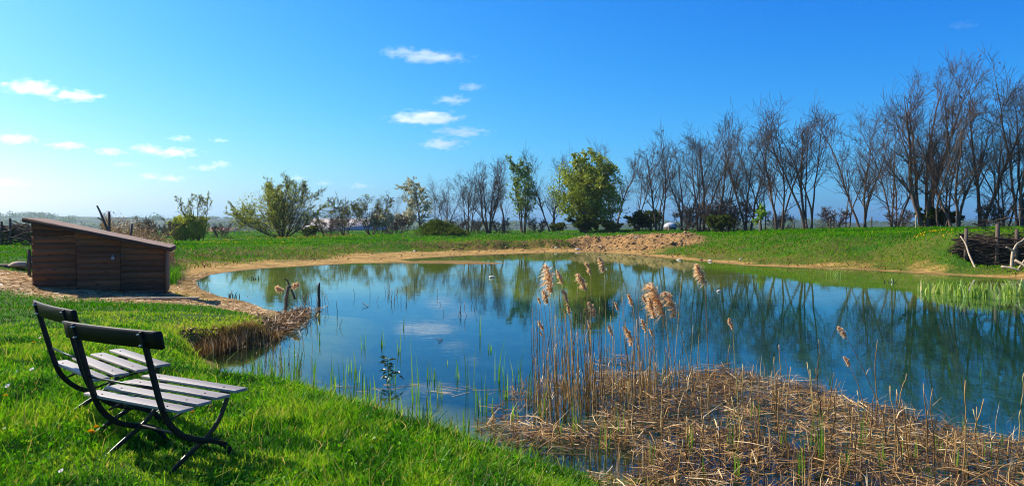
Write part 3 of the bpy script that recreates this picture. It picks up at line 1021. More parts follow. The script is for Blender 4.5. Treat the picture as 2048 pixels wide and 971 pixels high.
kinds = [tree(300 + i, 10.0, **{**dict(bt=.2, ang=(20, 46), twig=.0072, up=.7, blen=.25, nb=(12, 6, 5), wander=.085, spread=1.15, hv=.14, stem_up=.45), **k}) for i, k in enumerate([
    dict(nstem=4, tilt=12, r0=.11),
    dict(nstem=3, tilt=11, nb=(14, 6, 5), pods=140, r0=.125),
    dict(nstem=5, tilt=9, pods=60, r0=.125, blen=.26),
    dict(nstem=4, tilt=13, bt=.1, blen=.27, ang=(22, 62), r0=.095),
    dict(nstem=3, tilt=10, nb=(14, 6, 5), r0=.12, blen=.27),
    dict(nstem=2, tilt=11, nb=(12, 6, 5), r0=.085, blen=.21),
    dict(nstem=6, tilt=12, nb=(9, 6, 5), r0=.095, bt=.25),
    dict(nstem=2, tilt=8, nb=(18, 6, 6), r0=.15, bt=.22, blen=.27),
])]
protos = {}
for i, (px, ty, Y, k, lab) in enumerate(BARE):
    loc = place(px, 455, Y)
    top = at_y(px, ty, Y)[2]
    sc = (top - loc[2]) / 10.0
    if k not in protos:
        o = plant_tree('bare_tree', kinds[k], loc, rng.uniform(0, 6.28), sc, lab, 'tree', 'bare trees in the row beyond the pond')
        protos[k] = o
    else:
        o = copy_tree(protos[k])
        o.location = loc
        o.rotation_euler.z = rng.uniform(0, 6.28)
        o.scale = (sc,) * 3
        o['label'] = lab
    o.scale = (sc * rng.uniform(.95, 1.15), sc * 1.05, sc)

# trees in leaf
loc = place(1172, 465, 88); H = at_y(1172, 298, 88)[2] - loc[2]
big = tree(41, H * .97, nstem=6, tilt=24, r0=.12, nb=(13, 8, 5), bt=.06, ang=(25, 70), blen=.32, up=.3, leaf='yleaf', leaf_n=17000, leaf_size=.16, leaf_t=(.62, .25), stem_up=.5, twig=.008, hv=.15, env=(H * .52, 4.9, H * .47, 46000, .555))
plant_tree('leafy_tree', big, loc, .4, 1, 'big round tree in fresh yellow-green leaf standing at the middle of the row', 'tree', None)
loc = place(1047, 465, 100); H = at_y(1047, 308, 100)[2] - loc[2]
slim = tree(42, H * .98, nstem=4, tilt=9, r0=.11, nb=(12, 6, 5), bt=.12, ang=(12, 34), blen=.24, leaf='gleaf', leaf_n=4000, leaf_size=.15, leaf_t=(.72, .22), twig=.008, env=(H * .6, 1.9, H * .4, 4500, .54))
plant_tree('slim_green_tree', slim, loc, 1.0, 1, 'slim upright tree with thin dark green leaf, left of the big round tree', 'tree', None)
loc = place(842, 465, 104); H = at_y(842, 348, 104)[2] - loc[2]
bl = tree(43, H * .95, nstem=1, tilt=4, r0=.17, nb=(26, 6, 5), bt=.15, ang=(35, 65), blen=.34, up=.25, leaf='blossom', leaf_n=3600, leaf_size=.16, leaf_t=(.45, .2), twigm='willow_bark')
plant_tree('blossoming_tree', bl, loc, 0, 1, 'single-stemmed tree in pale cream blossom behind the grassy mound', 'tree', None)
loc = place(566, 470, 82); H = at_y(566, 352, 82)[2] - loc[2]
rs = tree(44, H * 1.0, nstem=30, tilt=76, tmin=.04, r0=.05, nb=(8, 6, 5), bt=.15, ang=(10, 40), blen=.32, up=.35, leaf='yleaf', leaf_n=15000, leaf_size=.10, leaf_t=(.75, .2), bark='willow_bark', twigm='willow_bark', twig=.010, hv=.12, stem_up=.35, env=(H * .42, 5.6, H * .54, 15000, .50),
          leaf_keep=lambda p: (p[:, 0] < .8) | (np.random.default_rng(5).uniform(size=len(p)) < .35))
plant_tree('spreading_willow', rs, loc, 0, 1, 'round spreading willow bush, many stems from the ground, sparse olive leaf', 'tree', None)
loc = place(388, 478, 62); H = at_y(400, 378, 62)[2] - loc[2]
wl_ = tree(45, H * .95, nstem=4, tilt=20, r0=.05, nb=(8, 5, 4), bt=.3, ang=(15, 50), blen=.3, up=.3, leaf='yleaf', leaf_n=900, leaf_size=.075, leaf_t=(.7, .2), bark='willow_bark', twigm='willow_bark', twig=.008)
plant_tree('young_birch', wl_, (loc[0] + .4, loc[1], loc[2]), 0, 1, 'thin young tree with wispy light green top rising from a bush', 'tree', None)
bush = tree(46, 2.3, env=(1.25, 1.9, 1.15, 9000, .45), nstem=12, tilt=48, r0=.04, nb=(8, 6, 5), bt=.08, ang=(20, 55), blen=.38, up=.5, leaf='yleaf', leaf_n=9000, leaf_size=.08, leaf_t=(.78, .2), bark='willow_bark', twigm='willow_bark', twig=.008)
plant_tree('willow_bush', bush, (loc[0] - .5, loc[1] - .3, loc[2]), 0, 1, 'dense rounded olive green bush beyond the shed, below the thin young tree', 'bush', None)
b3 = {k: v for k, v in tree(47, 2.0, nstem=9, tilt=40, r0=.03, nb=(7, 6, 5), bt=.1, ang=(20, 55), blen=.4, up=.4, twig=.008).items()}
loc = place(313, 478, 52)
plant_tree('dead_bush', b3, loc, 0, 1.0, 'leafless grey dead bush among the dry reeds behind the shed', 'bush', None)

# scrub at the foot of the row: leafless brown bushes, hedge-leaved ones, white blossoming ones
brush = tree(51, 2.6, nstem=9, tilt=45, r0=.04, nb=(7, 6, 5), bt=.1, ang=(20, 60), blen=.38, up=.3, twig=.011)
brushg = tree(52, 2.2, nstem=10, tilt=50, r0=.04, nb=(8, 6, 4), bt=.1, ang=(20, 60), blen=.4, up=.3, leaf='dkleaf', leaf_n=5200, leaf_size=.14, leaf_t=(.45, .22), twig=.010)
brushw = tree(53, 3.2, nstem=4, tilt=22, r0=.05, nb=(8, 6, 4), bt=.3, ang=(20, 50), blen=.33, up=.4, leaf='blossom', leaf_n=2600, leaf_size=.13, leaf_t=(.5, .2), twig=.010)
brushy = tree(54, 4.2, nstem=6, tilt=35, r0=.06, nb=(8, 6, 5), bt=.2, ang=(20, 55), blen=.33, up=.4, leaf='yleaf', leaf_n=800, leaf_size=.11, leaf_t=(.45, .3), pods=260, twig=.010, spread=1.1)
SCRUB = [
    ('g', 1170, 84, .95, 'dense dark evergreen bush in the shade at the foot of the big round tree'),
    ('g', 1115, 92, .55, 'low dark bush left of the foot of the big round tree'),
    ('g', 1220, 84, .6, 'low dark bush right of the foot of the big round tree'),
    ('g', 1292, 88, 1.1, 'olive bush between the big round tree and the crossing trunks'),
    ('b', 1378, 82, 1.15, 'brown leafless brushwood bush right of the domed shelter'),
    ('b', 1420, 80, 1.5, 'tallest brown brushwood bush, behind the earth heap'),
    ('b', 1465, 78, 1.3, 'brown brushwood bush behind the right end of the earth heap'),
    ('g', 1440, 76, .8, 'dark low bush at the right end of the earth heap'),
    ('b', 1560, 74, .8, 'small brown bush right of the lime green sapling'),
    ('b', 1668, 66, .8, 'small brown bush under the flat-topped tree'),
    ('g', 1870, 60, .75, 'green bramble bush at the foot of the tallest bare tree'),
    ('g', 1895, 60, .6, 'low green bramble bush right of the tallest bare tree'),
    ('b', 1800, 60, .6, 'low brown heap of brushwood left of the tallest bare tree'),
    ('b', 1985, 57, .9, 'brown bush behind the brushwood hedge posts'),
    ('b', 1075, 100, .9, 'brown bush between the slim green tree and the big round tree'),
    ('b', 1000, 106, .9, 'brown bush at the foot of the pod-hung bare trees'),
    ('b', 955, 106, .9, 'brown bush left of the pod-hung bare trees, right of the mound'),
    ('b', 915, 108, .85, 'brown bush just right of the mound'),
    ('w', 885, 100, .7, 'pale budding bush at the right foot of the mound'),
    ('w', 810, 102, 1.1, 'cream blossoming bush just left of the blossoming tree'),
    ('w', 763, 98, 1.05, 'small white blossoming bush standing apart left of the mound'),
    ('y', 742, 98, 1.22, 'dark branching bush with yellow-green leaf between willow and white bush'),
    ('y', 690, 96, 1.15, 'dark branching bush with black pods, right of the spreading willow'),
    ('b', 790, 100, 1.1, 'brown leafless bush behind the small white blossoming bush'),
    ('b', 655, 90, 1.0, 'brown leafless bush tucked against the right side of the spreading willow'),
    ('b', 440, 75, .6, 'low brown bush between the willow bush and the spreading willow'),
    ('g', 620, 88, .6, 'low dark bush under the right side of the spreading willow'),
]
SP = {'b': (brush, 'brushwood_bush'), 'g': (brushg, 'evergreen_bush'), 'w': (brushw, 'blossoming_bush'), 'y': (brushy, 'pod_bush')}
SG = {'b': 'leafless brown bushes under the trees', 'g': 'dark leafy bushes under the trees', 'w': 'pale blossoming bushes', 'y': 'dark bushes with pods'}
sproto = {}
for k, px, Y, sc, lab in SCRUB:
    loc = place(px, 465, Y)
    if k not in sproto:
        o = sproto[k] = plant_tree(SP[k][1], SP[k][0], loc, 0, sc, lab, 'bush', SG[k])
    else:
        o = copy_tree(sproto[k]); o.location = loc; o.rotation_euler.z = rng.uniform(0, 6.28); o['label'] = lab
    o.scale = (sc * rng.uniform(1.0, 1.3), sc * 1.1, sc)

# lime green sapling with its stake
loc = place(1521, 460, 70)
sap = tree(61, 2.6, nstem=1, tilt=3, r0=.03, nb=(16, 5, 3), bt=.25, ang=(30, 65), blen=.3, leaf='lime', leaf_n=900, leaf_size=.13, leaf_t=(.5, .2), twig=.007)
plant_tree('sapling', sap, loc, 0, 1, 'lime green sapling in new leaf in front of the bare row', 'sapling', None)


def post(name, loc, h, r, mat, label, cat, group=None, lean=(0, 0), k=7):
    g = Geo()
    n = 6
    zz = np.linspace(-.25, h, n)
    gg = np.random.default_rng(int(abs(loc[0]) * 997 + abs(loc[1]) * 131))
    P = np.stack((lean[0] * zz / h + gg.normal(0, r * .12, n), lean[1] * zz / h + gg.normal(0, r * .12, n), zz), -1)
    g.tube(P, np.linspace(r * 1.05, r * .92, n), k)
    o = g.build(name, M[mat], None, True, loc=tuple(loc))
    return tag(o, label, cat, group)


FP = [(1237, 86, 1.15, 'pale fence post just right of the big round tree'), (1338, 80, .8, 'short pale fence post in front of the domed shelter'),
      (1452, 76, .95, 'pale fence post among the brushwood behind the earth heap'), (1519, 69.6, 1.0, 'pale stake beside the lime green sapling'), (1588, 68, .7, 'short grey fence post left of the flat-topped tree'),
      (1660, 64, .9, 'grey fence post right of the flat-topped tree'), (1743, 61, 1.0, 'grey fence post left of the brown heap of brushwood'),
      (1832, 57, 1.05, 'tall pale fence post left of the foot of the tallest bare tree'), (1913, 56, 1.1, 'grey fence post above the left end of the brushwood hedge'), (2040, 53, 1.25, 'grey fence post at the right edge above the brushwood hedge')]
for px, Y, h, lab in FP:
    post('fence_post', place(px, 460, Y), h, .055, 'pale_wood' if 'pale' in lab else 'old_wood', lab, 'fence post', 'fence posts along the tree row')

# ------------------------------------------------------------------ the scrub on the mound
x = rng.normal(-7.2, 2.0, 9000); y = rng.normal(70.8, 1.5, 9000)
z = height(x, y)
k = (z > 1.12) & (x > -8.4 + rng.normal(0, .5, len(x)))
x, y, z = x[k], y[k], z[k]; n = len(x)
h = rng.uniform(.08, .55, n) * (.4 + 1.1 * fbm(x * 1.4, y * 1.4, 35, 2))
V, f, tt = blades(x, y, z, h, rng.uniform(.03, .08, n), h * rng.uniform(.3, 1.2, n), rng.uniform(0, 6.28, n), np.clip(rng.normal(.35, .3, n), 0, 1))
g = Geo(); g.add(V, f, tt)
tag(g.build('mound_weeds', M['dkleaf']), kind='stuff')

# ------------------------------------------------------------------ far country: woods on the hills, buildings
g = Geo()
gg = np.random.default_rng(77)
for i in range(760):
    az = R(gg.uniform(-40, 40)); r = gg.choice([520, 760, 1000, 1300, 1600, 1750]) * gg.uniform(.9, 1.1)
    if vnoise(np.array([math.degrees(az) * .6]), np.array([r / 300]), 9)[0] < .36:
        continue
    x0, y0 = r * math.sin(az), r * math.cos(az)
    s = gg.uniform(3.5, 7.5)
    n = 110
    p = gg.normal(size=(n, 3)) * np.array((s * 1.0, s * .8, s * .32)) + np.array((x0, y0, hz(x0, y0) + s * .45))
    V, f, tt = leaves(p, gg.uniform(.5, .9, n) * s * .5, gg.uniform(0, 1, n), 1.2)
    g.add(V, f, tt)
tag(g.build('far_woods', M['dkleaf']), kind='stuff')


def barn(px, Y, w, dpt, hw, hr, rz, wall, roof, label, top=None):
    loc = place(px, 455, Y)
    root = empty('building', loc, rz)
    tag(root, label, 'building', 'far buildings between the trees')
    g = Geo()
    x, y = w / 2, dpt / 2
    v = [(-x, -y, -3), (x, -y, -3), (x, y, -3), (-x, y, -3), (-x, -y, hw), (x, -y, hw), (x, y, hw), (-x, y, hw), (-x, 0, hw + hr), (x, 0, hw + hr)]
    g.add(v, [np.array([(0, 1, 5, 4), (2, 3, 7, 6)]), np.array([(1, 2, 6, 9, 5), (3, 0, 4, 8, 7)])])
    g.build('wall', wall, root)
    g = Geo()
    e = .5
    for sgn in (-1, 1):
        n = np.array((0, sgn * hr, y)); n = n / np.linalg.norm(n) * .15
        a = np.array([(-x - e, sgn * (y + e), hw - e * hr / y), (x + e, sgn * (y + e), hw - e * hr / y), (x + e, 0, hw + hr), (-x - e, 0, hw + hr)]) + np.array((0, 0, .06))
        b = a + np.array((0, 0, .2))
        g.add(np.concatenate((a, b)), [np.array([(0, 1, 2, 3), (7, 6, 5, 4), (0, 4, 5, 1), (1, 5, 6, 2), (3, 2, 6, 7), (0, 3, 7, 4)])])
    g.build('roof', roof, root)
    for i in range(int(w // 4)):
        g = Geo()
        g.box((-x + 2 + i * 4, -y - .02, hw * .5), (1.4, .1, hw * .4))
        g.build('window', M['blackwood'], root)


pale = simple('pale render', [(.3, (.16, .12, .085)), (.8, (.24, .19, .14))], 2)
tile = simple('grey roof sheeting', [(.3, (.26, .23, .22)), (.8, (.38, .34, .33))], 2)
redt = simple('clay roof tiles', [(.3, (.20, .09, .06)), (.8, (.32, .15, .10))], 2)
barn(697, 250, 24, 12, 4.0, 3.4, .25, pale, tile, 'long pale building with grey roof seen under the branches right of the willow')
barn(445, 300, 14, 9, 4.5, 3.2, -.3, pale, redt, 'house with brown roof in the gap left of the spreading willow')
barn(650, 280, 16, 9, 4.0, 3.0, .1, pale, tile, 'pale shed roof behind the right side of the spreading willow')

# silver domed shelter seen between trunks
loc = place(1340, 460, 120)
root = empty('domed_shelter', loc)
tag(root, 'silvery domed roof glimpsed between the trunks right of the big round tree', 'shelter')
g = Geo()
a = np.linspace(0, math.pi / 2, 8)
n = 24
prof = [(1.05 * math.cos(t), .75 * math.sin(t) + .55) for t in a[:-1]]
V = [(r * math.cos(q), r * math.sin(q), z) for r, z in prof for q in np.linspace(0, 2 * math.pi, n, endpoint=False)] + [(0, 0, 1.30)]
fq = np.array([(i * n + j, i * n + (j + 1) % n, (i + 1) * n + (j + 1) % n, (i + 1) * n + j) for i in range(len(prof) - 1) for j in range(n)])
l = (len(prof) - 1) * n
g.add(V, [fq, np.array([(l + j, l + (j + 1) % n, len(V) - 1) for j in range(n)])])
g.build('roof', M['zinc'], root, True)
g = Geo(); g.tube([(0, 0, -1.2), (0, 0, .54)], [1.0, 1.0], 24); g.build('wall', M['old_wood'], root)

# ------------------------------------------------------------------ the shed
def shed():
    B_r = at_y(331, 585, 19.7); Lf = 3.06
    rz = R(22.0)
    c, s = math.cos(rz), math.sin(rz)
    right = np.array((B_r[0], B_r[1]))
    left = right - Lf * np.array((c, s))
    zb = .34
    root = empty('shed', (left[0], left[1], zb), rz)
    tag(root, 'low brown plank shed with sloping felt roof and padlocked door', 'shed')
    hl = at_y(60, 443, left[1])[2] - zb
    hr = at_y(327, 497, right[1])[2] - zb
    D = 2.3
    top = lambda x: hl + (hr - hl) * x / Lf
    gg = np.random.default_rng(3)

    dx0, dx1 = .98, 1.99
    dtop = 1.36

    def courses(g, x0, x1, z0, z1f, y, bh=.162, th=.022):
        z = z0
        while z < max(z1f(x0), z1f(x1)) - .01:
            t = gg.uniform(0, 1)
            za, zb_ = min(z + bh - .006, z1f(x0)), min(z + bh - .006, z1f(x1))
            xe = x1
            if z >= z1f(x1):                      # cut off by the roof slope
                xe = x0 + (x1 - x0) * (z1f(x0) - z) / (z1f(x0) - z1f(x1))
                zb_ = z + .001
            if z1f(x0) > z + .01:
                yo = gg.uniform(-.002, .002)
                pts = [(x0, y + yo, z), (xe, y + yo, z)]
                # upper outline follows the slope
                if zb_ < z + bh - .007 and za > zb_ + .002:
                    xk = x0 + (xe - x0) * np.clip((z1f(x0) - (z + bh - .006)) / max(z1f(x0) - z1f(xe), 1e-6), 0, 1)
                    up = [(xe, zb_), (xk, z + bh - .006), (x0, za)] if xk > x0 + .01 else [(xe, zb_), (x0, za)]
                else:
                    up = [(xe, zb_), (x0, za)]
                ol = [(x0, z), (xe, z)] + up
                k = len(ol)
                V = [(a, y + yo, b) for a, b in ol] + [(a, y + yo + th, b) for a, b in ol]
                g.add(V, [np.array([list(range(k))]), np.array([list(range(k, 2 * k))[::-1]]), np.array([(i, i + k, (i + 1) % k + k, (i + 1) % k) for i in range(k)])], t)
            z += bh

    g = Geo()
    courses(g, 0, dx0 - .01, 0, top, 0)
    courses(g, dx1 + .01, Lf, 0, top, 0)
    courses(g, dx0 + .0, dx1 - .0, dtop + .03, top, 0)
    # side and rear walls, with a dark liner so no light leaks
    for xx in (0.02, Lf - .04):
        h = top(xx) - .02
        g.box((xx + .01, D / 2, h / 2), (.022, D - .03, h), t=.4)
    g.box((Lf / 2, D - .012, hr / 2 - .05), (Lf - .1, .022, hr), t=.4)
    V = [(.03, .034, -.1), (Lf - .05, .034, -.1), (Lf - .05, .034, hr - .01), (.03, .034, hl - .01)]
    V += [(a, .05, c_) for a, b, c_ in V]
    g.add(V, [np.array([(0, 1, 2, 3), (7, 6, 5, 4), (0, 4, 5, 1), (1, 5, 6, 2), (2, 6, 7, 3), (3, 7, 4, 0)])], 0)
    g.build('wall', M['plank'], root)
    g = Geo()
    z = .0
    while z < dtop - .02:
        g.box(((dx0 + dx1) / 2, -.006, z + .072), (dx1 - dx0 - .02, .024, min(.145, dtop - z)), t=gg.uniform(.1, 1)); z += .15
    door = g.build('door', M['plank'], root)
    g = Geo(); g.box(((dx0 + dx1) / 2, -.012, dtop + .018), (dx1 - dx0 + .08, .04, .03), t=.9); g.build('lintel', M['plank'], door)
    g = Geo(); g.box((dx1 - .16, -.024, dtop - .26), (.24, .012, .045)); g.box((dx1 + .05, -.01, dtop - .26), (.10, .014, .10)); g.build('hasp', M['rust'], door, bevel=.003)
    g = Geo(); g.box((dx1 - .17, -.045, dtop - .335), (.065, .03, .065)); g.tube([(dx1 - .19, -.045, dtop - .30), (dx1 - .19, -.045, dtop - .27), (dx1 - .17, -.045, dtop - .255), (dx1 - .15, -.045, dtop - .27), (dx1 - .15, -.045, dtop - .30)], .007, 6)
    g.build('padlock', M['zinc'], door, bevel=.004)
    # roof: felt sheet on a deck, dark fascia, mossy edge
    g = Geo()
    ex = .14
    zl, zr = top(-ex) + .05, top(Lf + ex) + .05
    nx, ny = 60, 40
    X, Yv = np.meshgrid(np.linspace(-ex, Lf + ex, nx), np.linspace(-.16, D + .16, ny))
    Z = zl + (zr - zl) * (X + ex) / (Lf + 2 * ex) + .010 * fbm(X * 9, Yv * 9, 7, 3)
    V = np.stack((X, Yv, Z + .012), -1).reshape(-1, 3)
    q = (np.arange(ny - 1)[:, None] * nx + np.arange(nx - 1)[None]).ravel()
    g.add(V, [np.stack((q, q + 1, q + nx + 1, q + nx), -1)])
    V2 = V - np.array((0, 0, .012)); V2[:, 2] = zl + (zr - zl) * (V[:, 0] + ex) / (Lf + 2 * ex) - .012
    g.add(V2, [np.stack((q + nx, q + nx + 1, q + 1, q), -1)])
    roof = g.build('roof', M['roof_felt'], root, True)
    g = Geo()
    for yy in (-.175, D + .175):
        V = [(-ex - .02, yy - .012, zl - .09), (Lf + ex + .02, yy - .012, zr - .09), (Lf + ex + .02, yy - .012, zr + .012), (-ex - .02, yy - .012, zl + .012)]
        V += [(a, yy + .012, c) for a, b, c in V]
        g.add(V, [np.array([(0, 1, 2, 3), (7, 6, 5, 4), (0, 4, 5, 1), (1, 5, 6, 2), (2, 6, 7, 3), (3, 7, 4, 0)])])
    for xx, zz in ((-ex - .012, zl), (Lf + ex + .012, zr)):
        g.box((xx, D / 2, zz - .04), (.022, D + .32, .10))
    g.build('fascia', M['fascia'], roof)
    g = Geo(); g.box((Lf + .012, -.012, hr / 2 - .03), (.022, .03, hr - .06), t=.9); g.build('corner_post', M['plank'], root)
    g = Geo(); g.box((-.07, .05, .95), (.07, .09, .66)); g.build('side_board', M['old_wood'], root)
    g = Geo(); g.box((.42, -.035, .60), (.98, .03, .035), t=.3); g.build('rail', M['plank'], root)
    g = Geo(); g.box((2.55, -.30, .05), (.95, .5, .03)); g.box((2.55, -.30, .10), (.9, .06, .06)); g.build('ramp_board', M['old_wood'], root, bevel=.004)
    return root


shed()

# the pale plank lying in front of the shed
pl = at_z(300, 600, .42)
g = Geo(); g.box((0, 0, 0), (2.3, .12, .04))
tag(g.build('plank', M['pale_wood'], None, bevel=.006, loc=(pl[0], pl[1], hz(pl[0], pl[1]) + .03)), 'long pale plank lying on the straw in front of the shed', 'plank').rotation_euler = (0, 0, R(5))

# branches and posts behind the shed
def branch(name, paths, mat, label, cat, loc=(0, 0, 0)):
    g = Geo()
    for p, r0, r1 in paths:
        q = catmull(p, 5)
        g.tube(q, np.linspace(r0, r1, len(q)), 7)
    o = g.build(name, M[mat], None, True, loc=loc)
    return tag(o, label, cat)


Yb = 27.0
zb = hz(at_y(222, 470, Yb)[0], Yb)
f = lambda x, y, Y=Yb: tuple(at_y(x, y, Y))
branch('forked_branch', [([f(226, 505), f(217, 465), f(207, 440), f(201, 425), f(194, 411)], .055, .03), ([f(207, 441), f(201, 438), f(195, 435)], .03, .02)], 'old_wood', 'forked dead branch sticking up behind the shed roof', 'branch')
p_ = at_y(219, 470, 28); post('post', (p_[0], 28, hz(p_[0], 28)), at_y(219, 423, 28)[2] - hz(p_[0], 28), .05, 'old_wood', 'dark wooden post standing behind the shed roof beside the forked branch', 'post')
p_ = at_y(254, 470, 29); post('post', (p_[0], 29, hz(p_[0], 29)), at_y(258, 447, 29)[2] - hz(p_[0], 29), .05, 'old_wood', 'short leaning stake among the dry reeds behind the shed', 'post', None, (.2, 0))

# reed bed behind the shed
n = 1500
y = rng.uniform(30, 37, n); x = rng.uniform(-.56, -.462, n) * y
z = height(x, y)
h = np.clip(rng.normal(1.5, .22, n), .9, 1.9) - .5 * sstep(-.51, -.46, x / y)
V, f_, tt = blades(x, y, z, h, np.full(n, .022), rng.uniform(0, .3, n), rng.uniform(2.5, 3.9, n), np.clip(rng.normal(.5, .2, n), 0, 1))
g = Geo(); g.add(V, f_, tt)
i = rng.integers(0, n, 5200)
pos = np.stack((x[i], y[i], z[i] + h[i]), -1) + rng.normal(0, 1, (5200, 3)) * np.array((.04, .04, .15)) - np.array((.05, 0, .10))
V, f_, tt = leaves(pos, rng.uniform(.02, .045, 5200), np.clip(rng.normal(.6, .2, 5200), 0, 1), 3.0)
g.add(V, f_, tt)
tag(g.build('dry_reeds', M['dry']), kind='stuff')

# rank grass beside the shed
n = 5000
c_ = at_z(352, 545, .42)
x = rng.normal(c_[0] + .1, .55, n); y = rng.normal(c_[1] + 1.4, 1.1, n)
z, d = height(x, y), shore_dist(x, y)
k = d > .7; x, y, z = x[k], y[k], z[k]; n = len(x)
h = rng.uniform(.25, .75, n)
V, f_, tt = blades(x, y, z, h, rng.uniform(.012, .02, n), h * rng.uniform(.2, .9, n), rng.uniform(0, 6.28, n), np.clip(rng.normal(.42, .2, n), 0, 1))
g = Geo(); g.add(V, f_, tt)
tag(g.build('rank_grass', M['grass']), kind='stuff')


# clods of earth on the heap, the eroded lip and the beach
n = 26000
x = rng.uniform(-14, 17, n); y = rng.uniform(44, 67, n)
z, d, P_, b_, w_, hm, lip = height(x, y, True)
sl = (d - b_) / np.maximum(w_, .3)
k = (d > .3) & ((hm > rng.uniform(.15, .9, n)) | ((lip > .3) & (sl > -.2) & (sl < 1.2) & (rng.uniform(size=n) < .12)) | ((sl < 0) & (rng.uniform(size=n) < .05)))
x, y, z = x[k], y[k], z[k]; n = len(x)
oct_ = np.array([(1, 0, 0), (0, 1, 0), (-1, 0, 0), (0, -1, 0), (0, 0, .8), (0, 0, -.6)])
r = np.clip(rng.gamma(1.4, .032, n), .015, .20)
V = (oct_[None] * (1 + rng.normal(0, .28, (n, 6, 1))) + rng.normal(0, .15, (n, 6, 3))) * r[:, None, None] + np.stack((x, y, z), -1)[:, None]
of = np.array([(0, 1, 4), (1, 2, 4), (2, 3, 4), (3, 0, 4), (1, 0, 5), (2, 1, 5), (3, 2, 5), (0, 3, 5)])
g = Geo(); g.add(V.reshape(-1, 3), [(np.arange(n)[:, None, None] * 6 + of[None]).reshape(-1, 3)], np.repeat(rng.uniform(0, 1, n), 6))
M['clod'] = simple('earth clods', [(.3, (.09, .05, .016)), (.5, (.24, .14, .045)), (.72, (.40, .26, .10))], 1.7)
tag(g.build('earth_clods', M['clod']), kind='stuff')

# ------------------------------------------------------------------ brushwood hedges
def brushwood(p0, p1, hgt, thick, n, label, posts, seed):
    g_ = np.random.default_rng(seed)
    p0 = np.array(p0); p1 = np.array(p1)
    L = np.linalg.norm(p1 - p0); dr = (p1 - p0) / L; nr_ = np.array((-dr[1], dr[0]))
    mid = (p0 + p1) / 2
    root = empty('brushwood_hedge', (mid[0], mid[1], hz(*mid)))
    tag(root, label, 'hedge', 'dead hedges of stacked brushwood')
    m3 = np.array((mid[0], mid[1], hz(*mid)))
    g = Geo()
    u = g_.uniform(-.02, 1.02, n); q = g_.normal(0, thick * .35, n); hh = g_.uniform(0, 1, n) ** .85 * hgt
    hh = hh * (.86 + .2 * vnoise(u * 7, u * 0, seed))
    B = p0[None] + dr[None] * (u * L)[:, None] + nr_[None] * q[:, None]
    zz = height(B[:, 0], B[:, 1]) + hh
    ln = g_.uniform(.5, 1.6, n)
    yaw = g_.normal(0, .22, n); pit = g_.normal(0, .16, n)
    d = np.stack(((dr[0] * np.cos(yaw) - dr[1] * np.sin(yaw)) * np.cos(pit), (dr[0] * np.sin(yaw) + dr[1] * np.cos(yaw)) * np.cos(pit), np.sin(pit)), -1)
    C = np.stack((B[:, 0], B[:, 1], zz), -1) - m3
    s = np.linspace(-.5, .5, 4)
    P = C[:, None] + d[:, None] * (s[None, :] * ln[:, None])[..., None] + g_.normal(0, .03, (n, 4, 3))
    r = g_.uniform(.008, .035, n)
    V, f = tubes(P, r[:, None] * np.array((1, .95, .8, .5))[None], 5)
    g.add(V, [f], np.repeat(g_.uniform(0, 1, n), 20))
    g.build('brushwood', M['brush'], root)
    for u_, h_, r_ in posts:
        pp = p0 + dr * u_ * L - nr_ * (thick * .55)
        g = Geo()
        z0 = hz(*pp) - m3[2]
        g.tube(np.array([(pp[0] - m3[0], pp[1] - m3[1], z0 - .2 + (h_ + .2) * t) for t in (0, .5, 1)]), [r_, r_, r_ * .95], 8)
        g.build('post', M['old_wood'], root, True)
    return root


a_ = at_y(1922, 520, 34.5); b_ = at_y(2075, 520, 33.0)
brushwood((a_[0] + .5, 34.9), (b_[0], 33.4), 1.3, .5, 620, 'dead hedge of stacked brushwood between dark posts at the right end of the pond', [(.0, 1.75, .085), (.49, 1.95, .09), (.78, 1.7, .08)], 5)
a_ = at_y(-60, 490, 38); b_ = at_y(62, 490, 36)
brushwood((a_[0], 38), (b_[0], 36.2), 1.05, .6, 420, 'dark dead hedge of brushwood at the left edge beyond the shed', [(.62, 1.2, .055), (.75, 1.35, .065)], 6)

# pale branches leaning against the right hedge
f = lambda x, y, Y: tuple(at_y(x, y, Y))
branch('leaning_branch', [([f(1921, 472, 34.3), f(1931, 487, 34.0), f(1938, 508, 33.6), f(1948, 530, 33.2), f(1953, 540, 33.0)], .03, .05)], 'pale_wood', 'long pale bare branch leaning from the first hedge post down to the shore', 'branch')
branch('driftwood_branch', [([f(2022, 545, 32.5), f(2025, 510, 32.6), f(2027, 500, 32.6)], .07, .06), ([f(2026, 502, 32.6), f(2020, 497, 32.6), f(2012, 494, 32.6)], .05, .03), ([f(2026, 502, 32.6), f(2034, 488, 32.7), f(2046, 480, 32.8), f(2060, 462, 32.8)], .05, .03)], 'pale_wood', 'pale forked driftwood branch standing in front of the brushwood hedge', 'branch')
for (xa, ya, xb, yb_, lab) in [(2036, 540, 2060, 505, 'pale driftwood root sloping up at the right edge of the shore'), (2030, 520, 2060, 545, 'pale broken branch lying down the shore at the right edge'), (2002, 533, 2048, 546, 'thin pale stick lying along the foot of the brushwood hedge')]:
    branch('driftwood', [([f(xa, ya, 32.0), f((xa + xb) / 2 + 2, (ya + yb_) / 2 - 3, 31.7), f(xb, yb_, 31.5)], .06, .035)], 'pale_wood', lab, 'driftwood')

